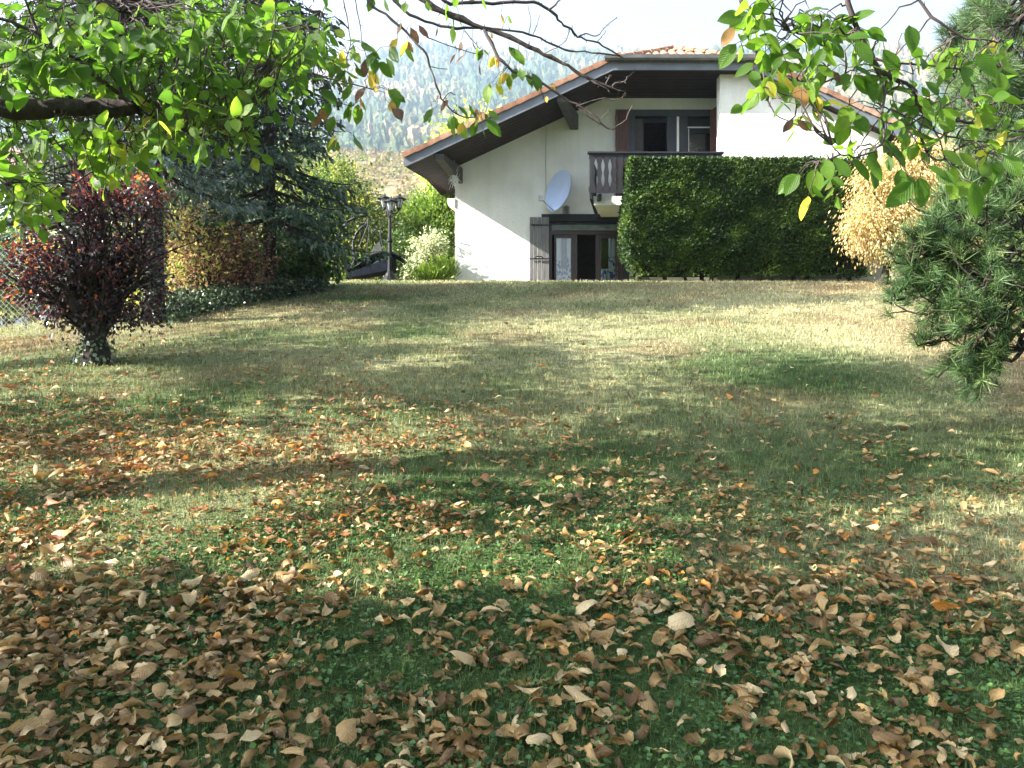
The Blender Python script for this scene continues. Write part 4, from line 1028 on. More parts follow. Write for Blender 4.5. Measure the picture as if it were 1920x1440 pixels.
# far-left background beyond the wire fence
for i, (px, d, h, r_, mt, lb, ti) in enumerate((
    (20, 20, 95, 55, m_green, 'light green shrub beyond the wire fence at the far left edge', .75), (110, 19, 80, 60, m_green, 'green shrub behind the purple plum tree, beyond the wire fence', .5),
    (200, 21, 120, 60, m_green, 'taller dull green shrub between the plum tree and the blue spruce', .35), (275, 17, 90, 45, m_autumn, 'yellowing shrub directly behind the blue spruce trunk', .7),
    (-60, 18, 120, 60, m_green, 'big green shrub leaving the picture at the far left', .5))):
    woody('border_shrub', lb, 'shrub', at(px, d), [E_(px, 540 - h * .5, d, r_, h * .55), E_(px + 15, 575 - h * .3, d - .3, r_ * 1.1, h * .45)], (mt, m_bark), .10, 190, 20, 300 + i * 7, .05, 3, .2, (ti, .16, .18), fork=.4)
# tufts of tall grass beyond the fence
# trees behind
m_pale = leafmat('pale_yellow_leaf', [(0, (0.20, 0.24, 0.05)), (0.5, (0.40, 0.42, 0.10)), (1, (0.62, 0.60, 0.22))], .45)
woody('yellow_green_tree', 'pale yellow-green tree top rising behind the left roof slope', 'tree', (-2.2, 38.0, 3.6), [(-1.9, 38, 12.5, 1.5, 1.2, 1.9), (-2.9, 38, 11.4, 1.2, 1.2, 1.5), (-1.2, 38, 11.0, 1.6, 1.4, 2.4), (-2.0, 38, 9, 1.8, 1.4, 2.4)],
      (m_pale, m_bark), .24, 620, 20, 400, .16, 1, .32, (.55, .15, .2), fork=.55)
for i, (px, py, d, r_, mt, lb, ti) in enumerate((
    (560, 330, 30, 60, m_green, 'leafy green tree seen between the spruce boughs', .65), (640, 345, 34, 40, m_green, 'sunlit yellow-green tree left of the pale hillside', .85),
    (470, 300, 33, 70, m_green, 'darker broadleaf tree behind the two spruces', .35), (330, 300, 30, 70, m_green, 'broadleaf tree behind the blue spruce', .45), (150, 330, 30, 80, m_green, 'broad green tree far left behind the shrubs', .55))):
    x0 = (px - 960) / F * d
    woody('background_tree', lb, 'tree', (x0, d, float(gz(x0, d))), [E_(px, py, d, r_, r_ * 1.1), E_(px + 15, py + 70, d, r_ * 1.1, r_ * 1.2), E_(px - 15, py + 140, d, r_, r_ * 1.1)], (mt, m_bark), .16, 260, 22, 420 + i * 9, .12, 1, .3, (ti, .16, .2), fork=.5)

# ---------------------------------------------------------------- right side: ochre tree, tree behind it, pine
m_ochre = leafmat('ochre_leaf', [(0, (0.12, 0.06, 0.03)), (0.3, (0.30, 0.18, 0.07)), (0.6, (0.48, 0.37, 0.16)), (0.85, (0.62, 0.53, 0.30)), (1, (0.45, 0.44, 0.18))], .35)
woody('ochre_tree', 'round golden autumn tree with dense drooping leaves right of the hedge', 'tree', at(1655, 16.4), [E_(1665, 390, 16.4, 72, 100), E_(1710, 330, 16.6, 70, 65), E_(1628, 430, 16.2, 42, 50), E_(1700, 440, 16.2, 60, 52), E_(1745, 400, 16.6, 50, 70)],
      (m_ochre, m_bark_d), .075, 1000, 24, 500, .09, 1, .12, (.62, .17, .14), droop=1.4, fork=.28, width=.75, shell=.8)
woody('ochre_tree', 'paler autumn tree further back between the golden tree and the pine', 'tree', (13.0, 24.0, 3.6), [E_(1800, 300, 24, 80, 40), E_(1850, 340, 24, 60, 60), E_(1770, 350, 24, 60, 70)],
      (m_ochre, m_bark_d), .09, 300, 22, 520, .1, 1, .2, (.7, .15, .14), droop=.8, fork=.5)
woody('dark_shrub', 'low dark shrub under the pine at the right end of the hedge', 'shrub', at(1700, 14.5), [E_(1710, 528, 14.5, 46, 18), E_(1770, 520, 14.8, 50, 36)], (m_green, m_bark_d), .06, 130, 18, 540, .03, 3, .09, (.25, .12, .12), fork=.5)
for i, (px, d, lb) in enumerate(((1860, 15.5, 'yellowish shrub behind the pine branches'), (1960, 12.5, 'green shrub behind the pine at the right picture edge'))):
    woody('right_shrub', lb, 'shrub', at(px, d), [E_(px, 470, d, 75, 85), E_(px + 10, 400, d, 60, 60)], (m_ochre if i == 0 else m_green, m_bark_d), .08, 220, 20, 550 + i * 9, .04, 3, .15, (.7 if i == 0 else .4, .16, .15), fork=.5)

m_pine = leafmat('pine_needle', [(0, (0.014, 0.038, 0.013)), (0.5, (0.045, 0.095, 0.030)), (1, (0.17, 0.24, 0.08))], .2, .5)
def pine(name, label, base, limbs, seed, mat):
    g = rng(seed); root = thing(name, label, 'tree', base)
    tb = MB(); tb.tube([np.array(base) + [0, 0, -.1], np.array(base) + [0.02, .02, 1.2], np.array(base) + [.05, 0, 3.2], np.array(base) + [0, 0, 5.6]], [.16, .13, .11, .05], 12, wob=.08, seed=seed); tb.build('trunk', m_bark_d, root, True)
    TP, TD = [], []
    for i, (zs, pts, nt_) in enumerate(limbs):
        st = np.array(base) + [0, 0, zs - base[2]]; pp = [st] + [np.array(p_, float) for p_ in pts]
        t = np.linspace(0, 1, 14) * (len(pp) - 1); pp = np.array(pp)
        poly = np.stack([np.interp(t, range(len(pp)), pp[:, k]) for k in range(3)], -1); poly[1:-1] += g.normal(size=(12, 3)) * .02
        b_ = MB(); b_.tube(poly, np.linspace(.022, .006, 14), 6)
        d = unit(poly[-1] - poly[0]); L_ = np.linalg.norm(poly[-1] - poly[0])
        for k in range(nt_):
            j = int(3 + (10.9 * k) / max(1, nt_)); a = poly[j]; l = (0.18 + 0.30 * (1 - j / 14)) * g.uniform(.7, 1.3) * min(1.2, L_ * .8)
            dr = unit(d * .8 + unit(g.normal(size=3)) * .8 + [0, 0, .12]); e = a + dr * l
            q = bez(a, e, 5, -.02, .04, seed + i * 50 + k); q[-1] += [0, 0, .04]; b_.tube(q, np.linspace(.008, .004, 5), 4)
            for m_ in range(3): TP.append(q[-1] - dr * .055 * m_ - (q[-1] - q[-2]) * .0); TD.append(unit(dr + [0, 0, .45]))
            if g.random() < .6:
                e2 = q[2] + unit(dr + g.normal(size=3) * .7) * l * .5; b_.tube(bez(q[2], e2, 4), [.005, .005, .004, .003], 4); TP.append(e2); TD.append(unit(e2 - q[2] + [0, 0, .1]))
        TP.append(poly[-1]); TD.append(unit(d + [0, 0, .4])); b_.build('branch', m_bark_d, root, True)
    TP = np.array(TP); TD = np.array(TD); per = 46; n = len(TP) * per; k = np.repeat(np.arange(len(TP)), per)
    ax = unit(TD[k] * .75 + unit(g.normal(size=(n, 3))) * .75); pos = TP[k] - TD[k] * g.uniform(0, .06, n)[:, None]
    t3 = (np.array([(-.011, 0, 0), (.011, 0, 0), (.007, .6, .01), (0, 1, -.03), (-.007, .6, .01)]), [np.array([[0, 1, 2, 4]]), np.array([[4, 2, 3]])])
    V, fs = spread(t3[0], t3[1], pos, ax, g.normal(size=(n, 3)), g.uniform(.07, .125, n), 1.6)
    ct = np.clip(.5 + g.normal(size=len(TP)) * .2, 0, 1)[k] + g.normal(size=n) * .15
    add('needles', make_mesh('needles', V, [fs[0], fs[1]], np.tile(np.clip(ct, 0, 1), 2)), mat, root, kind='stuff')
    settle(root); return root
pbx = np.array([3.66, 5.35, float(gz(3.66, 5.35))])
lb = []
def PL(px, py, d): return P(px, py, d)
for (zs, pts, k_) in (
    (3.05, [(1850, 350, 5.2), (1790, 330, 5.0)], 16), (2.95, [(1840, 400, 5.1), (1745, 400, 5.0)], 18), (2.75, [(1830, 440, 5.0), (1730, 470, 4.9)], 20),
    (2.6, [(1840, 480, 5.0), (1705, 500, 4.9)], 22), (2.5, [(1850, 520, 5.0), (1712, 545, 4.9)], 22), (2.4, [(1850, 570, 5.0), (1740, 590, 4.95)], 20),
    (2.35, [(1860, 600, 5.0), (1755, 640, 4.95)], 13), (2.2, [(1880, 640, 5.0), (1780, 675, 5.0)], 11), (2.1, [(1880, 670, 5.0), (1815, 685, 5.0)], 9), (2.1, [(1900, 660, 5.0), (1860, 690, 4.8)], 10),
    (2.8, [(1880, 430, 4.8), (1830, 420, 4.6)], 14), (2.5, [(1890, 530, 4.8), (1800, 560, 4.6)], 16), (2.2, [(1890, 600, 4.9), (1850, 600, 4.6)], 14),
    (2.9, [(1900, 370, 5.0), (1870, 350, 4.8)], 12), (3.1, [(1870, 420, 5.8), (1790, 440, 6.2)], 16), (2.7, [(1850, 520, 5.8), (1760, 540, 6.2)], 16),
    (4.0, [(1850, 130, 6.4), (1775, 130, 6.6)], 22), (4.2, [(1860, 90, 6.2), (1790, 90, 6.5)], 22), (4.4, [(1870, 60, 6.2), (1810, 50, 6.4)], 20), (4.5, [(1880, 30, 6.0), (1850, 15, 6.2)], 16),
    (3.8, [(1860, 170, 6.2), (1800, 165, 6.4)], 18), (3.6, [(1880, 210, 6.0), (1840, 215, 6.2)], 14), (3.4, [(1890, 260, 6.0), (1850, 270, 6.2)], 14), (3.3, [(1905, 300, 5.6), (1880, 310, 5.4)], 12),
    (4.6, [(1890, 90, 5.6), (1850, 120, 5.2)], 22), (4.5, [(1880, 60, 6.6), (1830, 100, 7.0)], 24), (4.3, [(1880, 140, 6.4), (1800, 200, 6.9)], 24), (4.0, [(1890, 200, 6.2), (1830, 250, 6.6)], 22), (3.7, [(1900, 260, 6.0), (1860, 320, 6.2)], 20), (4.0, [(1900, 180, 5.6), (1870, 190, 5.3)], 16), (3.4, [(4.4, 5.2, 3.4)], 10), (3.0, [(4.5, 5.8, 3.0)], 10), (4.2, [(4.6, 5.4, 4.3)], 10)):
    lb.append((zs, [PL(*p_) if p_[0] > 50 else p_ for p_ in pts], k_))
pine('pine_tree', 'dark green long-needled pine leaning in at the right edge', pbx, lb, 77, m_pine)

# ---------------------------------------------------------------- walnut trees over the camera
m_walnut = leafmat('walnut_leaf', [(0, (0.024, 0.062, 0.008)), (0.45, (0.056, 0.125, 0.012)), (0.72, (0.12, 0.205, 0.018)), (0.80, (0.32, 0.32, 0.04)), (0.88, (0.42, 0.30, 0.05)), (0.94, (0.22, 0.11, 0.05)), (1, (0.10, 0.055, 0.045))], .55, .45, .35, 2.3, vein=True)
def leaflet(seed, curl=0.25, wide=0.46, wav=0.02, nx=4, ny=7, tipfold=0.0, base_w=0.12, obov=0.0):
    """oval leaflet of length 1 along +y with a folded midrib and a curl; returns vertices, quads, uv"""
    g = rng(seed); V = []; U = []
    ph = g.uniform(0, 6.28, 3)
    for j in range(ny):
        t = j / (ny - 1); w = wide * (math.sin(math.pi * min(1, (t * (1 - obov * .5) + obov * .5 * t ** 2) ** (0.85 + obov * .8))) ** 0.75) * .5 + base_w * .12 * (1 - t)
        if j == ny - 1: w = 0.006
        for i in range(nx + 1):
            s = i / nx * 2 - 1
            x = s * w; z = s * s * w * curl * .9 - curl * .7 * (t - .3) ** 2 + wav * math.sin(7 * t + ph[0] + s) + wav * s * math.sin(5 * t + ph[1])
            z += tipfold * max(0, t - .6) ** 2 * 3
            V.append((x, t - curl * .15 * t * t, z)); U.append((.5 + s * w / wide * .9, t))
    i = np.arange(ny - 1)[:, None] * (nx + 1); j = np.arange(nx)[None]
    q = np.stack([i + j, i + j + 1, i + nx + 2 + j, i + nx + 1 + j], -1).reshape(-1, 4)
    return np.array(V), q, np.array(U)
WT = [.15, .35, .45, .55, .64, .70, .80, .86, .93, 1.0]
wl_mesh = {}
for k, tt in enumerate(WT):
    for s in range(2):
        V, q, U = leaflet(k * 3 + s, g_c := (.12 + .12 * s), .50 + .06 * s, .012 + (.05 if tt > .9 else 0))
        me = make_mesh('leaf', V, [q], np.full(len(q), tt), True, U); me.materials.append(m_walnut); wl_mesh[(k, s)] = me
def leaf_matrix(pos, axis, nrm, size, width=1.0):
    y = unit(axis); z = unit(nrm - (nrm @ y) * y); x = np.cross(y, z)
    return Matrix(((x[0] * size * width, y[0] * size, z[0] * size, pos[0]), (x[1] * size * width, y[1] * size, z[1] * size, pos[1]), (x[2] * size * width, y[2] * size, z[2] * size, pos[2]), (0, 0, 0, 1)))

class Walnut:
    def __init__(s, root, seed):
        s.root = root; s.g = rng(seed); s.nodes = []; s.twigs = MB(); s.leaves = []
    def branch(s, pts, r0, r1, name='branch', n=8):
        """pts: world points"""
        pts = np.array(pts, float); m = len(pts); t = np.linspace(0, m - 1, m * 3)
        q = np.stack([np.interp(t, range(m), pts[:, k]) for k in range(3)], -1)
        q[1:-1] = (q[:-2] + q[1:-1] * 2 + q[2:]) / 4; q[1:-1] += s.g.normal(size=(len(q) - 2, 3)) * min(r0, .012) * .35
        rr = np.linspace(r0, r1, len(q)) * (1 + .10 * s.g.normal(size=len(q)))
        b_ = MB(); b_.tube(q, rr, n, wob=.10, seed=int(s.g.integers(1e6)))
        # buds and stubs along the branch
        for k in range(len(q) // 2):
            a = q[s.g.integers(1, len(q))]; d = unit(s.g.normal(size=3)); b_.tube([a, a + d * s.g.uniform(.012, .03) + d * r1], [r1 * .9, r1 * .3], 4)
        b_.build(name, m_twig if r0 < .02 else m_bark_d, s.root, True); s.nodes.append(q); return q
    def twig(s, a, b, r=.004):
        q = bez(a, b, 6, .02, .05, int(s.g.integers(1e6))); s.twigs.tube(q, np.linspace(r, r * .6, 6), 5); return q
    def nearest(s, p):
        A = np.vstack(s.nodes); return A[np.argmin(((A - p) ** 2).sum(1))]
    def leaf(s, pos, axis, size, tint, nrm=None):
        g = s.g
        if nrm is None: nrm = unit(g.normal(size=3) * .8 + np.array([-.15, -.55, .45]))
        s.leaves.append((np.array(pos), unit(np.array(axis, float)), nrm, size, tint))
    def spray(s, pos, size, tint, n=5, direction=None, spread_=1.0):
        """compound leaf: a stalk with leaflets in pairs, hanging"""
        g = s.g; d = unit((np.array([0, 0, -.45]) if direction is None else direction) + g.normal(size=3) * .5)
        side = unit(np.cross(d, g.normal(size=3))); ln = size * (.35 + .28 * n)
        e = pos + d * ln + [0, 0, -.1 * ln]; s.twigs.tube(bez(pos, e, 4, .01), [.0025, .002, .002, .0015], 4)
        for k in range(n):
            f = (k // 2 + 1) / (n // 2 + 1); a = pos + (e - pos) * f; sg = 1 if k % 2 else -1
            if k == n - 1: a = e; dr = d
            else: dr = unit(side * sg + d * .65 + np.array([0, 0, -.35]) + g.normal(size=3) * .22)
            s.leaf(a, dr, size * g.uniform(.75, 1.2), np.clip(tint + g.normal() * .09, 0, 1))
    def finish(s):
        s.twigs.build('twigs', m_twig, s.root, True, kind='stuff')
        def px_size(l):
            p = l[0]; 
            if p[1] < .5: return 0
            u = abs(p[0] / p[1]); v = abs((p[2] - EYE) / p[1])
            return (0.05 if (u > .66 or v > .5) else 1) * l[3] / p[1]
        s.leaves.sort(key=px_size, reverse=True)
        rest_v, rest_f, rest_t, rest_u, nn = [], [], [], [], 0
        for k, (p, a, nr, sz, t) in enumerate(s.leaves):
            ti = int(np.argmin([abs(t - w_) for w_ in WT])); me = wl_mesh[(ti, k % 2)]
            M = leaf_matrix(p, a, nr, sz)
            if k < 295:
                o = bpy.data.objects.new('leaf', me); col.objects.link(o); o.parent = s.root; o.matrix_basis = M
            else:
                V, q, U = leaflet(k % 5, .15, .52, .015, 2, 4)
                Mn = np.array(M); rest_v.append(V @ Mn[:3, :3].T + Mn[:3, 3]); rest_f.append(q + nn); rest_t.append(np.full(len(q), t)); rest_u.append(U); nn += len(V)
        if rest_v: add('foliage', make_mesh('foliage', np.vstack(rest_v), [np.vstack(rest_f)], np.concatenate(rest_t), True, np.vstack(rest_u)), m_walnut, s.root, kind='stuff')
        settle(s.root)

def pts(seq, d0, d1=None):
    d1 = d0 if d1 is None else d1; n = len(seq)
    return [P(x, y, d0 + (d1 - d0) * i / max(1, n - 1)) for i, (x, y) in enumerate(seq)]

# --- tree at the left: trunk just outside the picture, heavy limb reaching in
g = rng(900)
tr1 = thing('walnut_tree', 'walnut tree whose thick dark limb and dense green leaves fill the upper left corner', 'tree', (-4.9, 3.7, float(gz(-4.9, 3.7))))
W1 = Walnut(tr1, 901)
b0 = np.array([-4.9, 3.7, float(gz(-4.9, 3.7)) - .1])
W1.branch([b0, b0 + [.05, 0, 1.2], b0 + [0, .1, 2.3], b0 + [-.1, 0, 3.6], b0 + [-.2, -.2, 5.5], b0 + [-.1, -.3, 7.5]], .22, .07, 'trunk', 14)
W1.nodes.clear()
lim = W1.branch([b0 + [0, .1, 2.5]] + pts([(-160, 200), (-40, 197), (60, 204), (150, 199), (225, 206), (262, 200)], 3.8), .055, .036, 'limb', 14)
W1.branch(pts([(255, 203), (200, 160), (130, 100), (50, 52), (-20, 30)], 3.8, 3.5), .012, .007)
W1.branch(pts([(258, 203), (300, 178), (335, 163), (420, 110), (500, 60)], 3.8, 4.2), .010, .005)
W1.branch(pts([(250, 210), (236, 240), (205, 295), (170, 325), (140, 342)], 3.8, 3.7), .007, .0035)
W1.branch(pts([(255, 205), (300, 225), (345, 245), (400, 262), (450, 255)], 3.8, 4.0), .007, .003)
W1.branch(pts([(222, 195), (228, 130), (222, 60), (232, -20)], 3.8, 3.7), .010, .006)
W1.branch(pts([(140, 195), (100, 120), (60, 40), (40, -20)], 3.8, 3.6), .009, .005)
W1.branch(pts([(300, 178), (340, 110), (320, 40), (260, -10)], 3.9, 4.3), .007, .004)
W1.branch(pts([(-60, 250), (-10, 330), (40, 380), (80, 385)], 3.4, 3.3), .005, .0025)
W1.branch(pts([(420, 110), (480, 100), (560, 60), (600, 20)], 4.2, 4.6), .006, .003)
# hanging twigs against the sky (px 500-700)
T6 = W1.branch(pts([(530, -30), (548, 60), (565, 138), (572, 171), (598, 219), (620, 255)], 4.5), .0075, .0035, n=6)
W1.branch(pts([(507, 120), (560, 128), (601, 142), (656, 157), (700, 168)], 4.5), .005, .003, n=6)
W1.branch(pts([(572, 171), (600, 182), (620, 190), (662, 199)], 4.5), .0045, .0025, n=6)
W1.branch(pts([(640, -20), (652, 40), (658, 80), (650, 110)], 4.5), .004, .0025, n=6)
W1.branch(pts([(662, -20), (672, 30), (680, 80), (690, 115)], 4.6), .004, .002, n=6)
def fill(W, ell, n, size, tint, tsd=.055, nl=5, d=(3.5, 5.0), p=1.0, dirn=None):
    g = W.g; ex, ey, rx, ry = ell
    for _ in range(n):
        while True:
            u, v = g.uniform(-1, 1, 2)
            if u * u + v * v < 1: break
        dd = g.uniform(*d)
        if W is W1 and abs(ey + v * ry - 185) < 42 and ex + u * rx < 290: dd = g.uniform(4.1, 5.0)
        q = P(ex + u * rx, ey + v * ry, dd); a = W.nearest(q)
        if np.linalg.norm(q - a) > 1.1: a = q + unit(a - q) * 1.1
        W.twig(a, q); W.spray(q, size * g.uniform(.8, 1.2), np.clip(tint + g.normal() * tsd, 0, .97), g.integers(nl - 2, nl + 2), dirn)
for ell, n, ti in (((150, 60, 210, 75), 34, .42), ((120, 125, 170, 55), 22, .45), ((400, 60, 190, 70), 30, .42), ((330, 160, 120, 55), 18, .42), ((480, 120, 80, 60), 9, .40), ((200, 265, 65, 38), 12, .62),
                   ((60, 135, 70, 60), 10, .5), ((330, 235, 85, 36), 10, .58), ((400, 215, 60, 40), 7, .5), ((45, 350, 60, 32), 9, .60), ((15, 280, 40, 40), 3, .55), ((560, 40, 50, 45), 6, .5),
                   ((250, 20, 260, 30), 14, .45), ((440, 170, 50, 50), 6, .45), ((90, 230, 90, 20), 5, .4), ((600, 75, 30, 40), 3, .55)):
    fill(W1, ell, int(n * 3.4), .084, ti, d=(3.4, 5.4))
for ell, n, ti in (((180, 80, 240, 80), 34, .44), ((380, 110, 180, 75), 26, .44), ((120, 250, 120, 40), 8, .5)):
    fill(W1, ell, n, .095, ti, d=(5.4, 6.6))
for (x, y, t, dx) in ((690, 95, .4, 1), (640, 105, .8, -1), (668, 108, .6, 0), (735, 95, .35, 1), (620, 135, .5, 0), (650, 135, .45, -1), (665, 125, .55, 1), (685, 130, .92, 0), (690, 142, .8, 1), (653, 150, .5, 0), (648, 172, .6, -1), (680, 192, .95, 0),
                      (740, 190, .4, 1), (725, 178, .5, 1), (730, 205, .95, .5), (622, 205, .5, 0), (662, 210, .5, -1), (677, 205, .6, 1), (620, 232, .55, 0), (640, 262, .85, 0), (625, 275, .6, 0), (660, 262, .55, 1), (700, 115, .4, 0), (715, 120, .35, 1), (600, 225, .9, 0), (610, 100, .5, 0)):
    q = P(x, y - 12, 4.5 + W1.g.normal() * .05); W1.twig(W1.nearest(q), q, .0025)
    for k in range(2): W1.leaf(q + W1.g.normal(size=3) * .015, np.array([dx * .6 + W1.g.normal() * .35, W1.g.normal() * .3, -1]), .112 * W1.g.uniform(.7, 1.1), np.clip(t + W1.g.normal() * .06, 0, 1))
W1.finish()

# --- tree behind the camera: its bare and leafy branch ends hang into the middle and right of the picture
tr2 = thing('walnut_tree', 'walnut tree with bare twisted branch ends in mid sky and leafy ones upper right', 'tree', (0.9, -2.4, -.35))
W2 = Walnut(tr2, 1001)
t0 = np.array([0.9, -2.4, -.45])
W2.branch([t0, t0 + [0, .05, 1.2], t0 + [.05, 0, 2.4], t0 + [.1, .2, 3.6], t0 + [0, .4, 6.0]], .24, .07, 'trunk', 14)
W2.branch([t0 + [.05, 0, 2.6], (.4, -1.0, 3.3), (-.2, 1.0, 4.0), (-.5, 2.8, 4.5), tuple(P(770, -60, 4.6))], .085, .022, 'limb', 12)
W2.branch([t0 + [.05, 0, 2.5], (1.3, -.8, 3.0), (1.5, 1.0, 3.3), tuple(P(1600, -120, 3.0))], .08, .02, 'limb', 12)
W2.nodes.clear()
D = 4.6
B = W2.branch
B(pts([(745, -60), (790, 0), (833, 23), (900, 50), (957, 67), (1010, 98), (1047, 112), (1083, 137), (1133, 160), (1173, 172)], D), .020, .0055)
B(pts([(1133, 160), (1141, 150), (1144, 140)], D), .005, .003, n=6); B(pts([(1148, 162), (1158, 153), (1168, 156), (1178, 143), (1190, 135)], D), .0055, .003, n=6)
B(pts([(1100, 147), (1120, 158), (1140, 168)], D), .005, .003, n=6)
B(pts([(905, 50), (930, 100), (953, 130), (1000, 147), (1043, 173), (1080, 197), (1110, 210), (1130, 233), (1147, 245), (1173, 227), (1186, 197)], D), .0095, .0026)
B(pts([(1080, 200), (1107, 190), (1133, 183), (1152, 190), (1175, 178)], D), .004, .002, n=6); B(pts([(1010, 152), (1015, 172), (1022, 190)], D), .003, .002, n=6)
B(pts([(1085, 203), (1110, 225), (1140, 240), (1150, 243)], D), .003, .002, n=6); B(pts([(1122, 226), (1135, 215), (1142, 205)], D), .003, .0015, n=6)
B(pts([(720, -20), (760, 23), (800, 43), (850, 53), (900, 52), (983, 62), (1017, 72), (1043, 88), (1077, 98), (1120, 100), (1163, 104)], D, 4.8), .009, .004)
B(pts([(800, -40), (833, 7), (870, 6), (933, 5), (1000, 3), (1030, 17), (1047, 37), (1067, 53), (1083, 70), (1117, 80), (1150, 96), (1168, 108)], D, 4.9), .011, .004)
B(pts([(1030, 17), (1045, 4), (1062, -12)], 4.7), .006, .003, n=6); B(pts([(1083, 70), (1100, 62), (1118, 70), (1135, 50), (1157, 32)], 4.8), .0045, .002, n=6)
B(pts([(1117, 80), (1128, 70), (1136, 58)], 4.8), .003, .002, n=6); B(pts([(1067, 53), (1066, 64), (1062, 76), (1040, 92), (1020, 100)], 4.8), .0035, .002, n=6)
B(pts([(992, 62), (996, 40), (990, 10)], 4.7), .003, .0015, n=6); B(pts([(1000, 64), (1008, 45), (1012, 28)], 4.7), .003, .0015, n=6)
B(pts([(680, -30), (690, 2), (727, 33), (760, 57), (777, 80), (800, 100), (808, 127), (817, 160), (830, 190), (853, 213), (880, 222), (908, 218)], D), .009, .003)
B(pts([(808, 125), (822, 128), (840, 130)], D), .003, .0015, n=6); B(pts([(830, 188), (842, 172), (855, 178)], D), .003, .0015, n=6)
B(pts([(800, 70), (840, 85), (880, 98), (905, 103)], D), .0035, .002, n=6); B(pts([(870, 55), (885, 75), (900, 92)], D), .003, .002, n=6)
L = W2.leaf; gg = W2.g
for (x, y, t, dx, s) in ((752, 50, .85, -.2, 1), (765, 85, .8, -.6, .9), (762, 88, .62, .3, 1.1), (745, 80, .88, -.6, .8), (845, 28, .35, .2, 1.1), (848, 58, .62, 0, .9), (860, 38, .82, .3, .6), (865, 84, .97, -.2, .7), (885, 85, .95, .4, .6), (872, 110, 1, -.8, .9), (855, 108, 1, -.6, .7),
                         (895, 92, .35, 0, .9), (905, 100, .5, -.4, .7), (955, 95, .35, .5, 1.0), (965, 100, .45, .6, .9), (972, 108, .6, .4, .8), (928, 115, .84, -.5, .8), (932, 118, .95, .1, .9), (900, 125, 1, 0, .7), (945, 135, .95, -.1, .9), (948, 145, .80, .3, 1.1), (918, 165, .74, -.15, 1.1),
                         (930, 165, .78, .5, .8), (968, 135, .40, -.2, .8), (975, 138, .45, .2, .9), (988, 142, .40, .3, .9), (998, 145, .50, .5, 1.1), (1005, 150, .4, .1, .9), (955, 150, .55, 0, .7), (940, 32, .9, .1, .8), (952, 38, .7, .4, .6), (770, 60, .98, .5, .9), (785, 55, 1, .8, .8), (820, 60, 1, -.2, .5), (838, 15, .5, 0, .9), (800, 10, .6, .4, .8),
                         (812, 212, .35, -.7, .9), (802, 215, .4, .1, .7), (838, 195, 1, -.6, .7), (845, 222, .45, -.1, .9), (850, 225, .6, 0, 1.2), (862, 240, .68, .4, 1.0), (858, 205, .4, .8, .9), (880, 205, .45, .5, .7), (890, 212, .97, .3, .9), (868, 238, .86, -.4, .7), (905, 222, .4, .6, 1.0), (900, 218, .80, -.3, .8),
                         (912, 232, .4, .9, 1.2), (905, 235, .45, .1, 1.0), (892, 235, .5, -.3, .9), (885, 228, .85, -.4, .8), (915, 215, .5, 1, .8), (720, 5, .5, .3, .9), (700, 2, .5, -.3, .9), (735, -10, .45, .4, .9), (760, 12, .55, 0, .8), (885, -2, .5, 0, .8), (905, 0, .55, .2, .8), (860, -5, .5, -.3, .9), (920, 70, .97, .3, .4), (1036, 168, .9, .4, .35), (1025, 188, .86, 0, .4)):
    q = P(x, y - 8, D + gg.normal() * .06); W2.twig(W2.nearest(q), q, .002)
    L(q, np.array([dx, gg.normal() * .3, -.9]), .108 * s, t)
    if gg.random() < .35: L(q, np.array([-dx + gg.normal() * .5, gg.normal() * .3, -.8]), .08 * s, np.clip(t + gg.normal() * .08, 0, 1))
# right-hand branches
B(pts([(1600, -120), (1588, -30), (1591, 0), (1603, 54), (1630, 94), (1645, 130), (1672, 145), (1714, 163), (1720, 193), (1733, 217), (1775, 231), (1820, 232), (1853, 242), (1899, 248), (1960, 240)], 3.0, 3.3), .0125, .0035)
B(pts([(1500, -100), (1388, -30), (1388, 0), (1400, 63), (1422, 118), (1443, 133), (1476, 148), (1521, 155), (1582, 148)], 3.3), .0085, .0035)
B(pts([(1431, 135), (1437, 187), (1455, 217), (1488, 232)], 3.3), .0035, .0018, n=6); B(pts([(1405, 25), (1430, 40), (1465, 50)], 3.3), .004, .002, n=6)
B(pts([(1645, 130), (1660, 169), (1654, 211), (1659, 263), (1639, 284), (1606, 296), (1576, 290), (1541, 306)], 3.05, 2.95), .0055, .0030)
B(pts([(1576, 290), (1568, 282), (1560, 272)], 2.95), .003, .0015, n=6)
B(pts([(1733, 217), (1722, 248), (1736, 284), (1757, 302), (1778, 297), (1796, 278), (1802, 265)], 3.1), .0052, .003); B(pts([(1735, 220), (1757, 248), (1772, 296)], 3.1), .004, .0025, n=6)
B(pts([(1763, 251), (1823, 266), (1914, 266)], 3.1, 3.3), .0035, .002, n=6); B(pts([(1655, 200), (1680, 210), (1710, 222), (1763, 251)], 3.05, 3.1), .0035, .002, n=6)
B(pts([(1603, 54), (1570, 75), (1530, 70), (1480, 60)], 3.05, 3.2), .005, .0025, n=6); B(pts([(1640, 110), (1700, 120), (1760, 125), (1800, 130)], 3.05), .0045, .0025, n=6)
B(pts([(1700, -40), (1740, 30), (1800, 70), (1870, 80)], 3.2), .007, .003, n=6)
B(pts([(1820, 232), (1834, 215), (1850, 200)], 3.2), .003, .002, n=6)
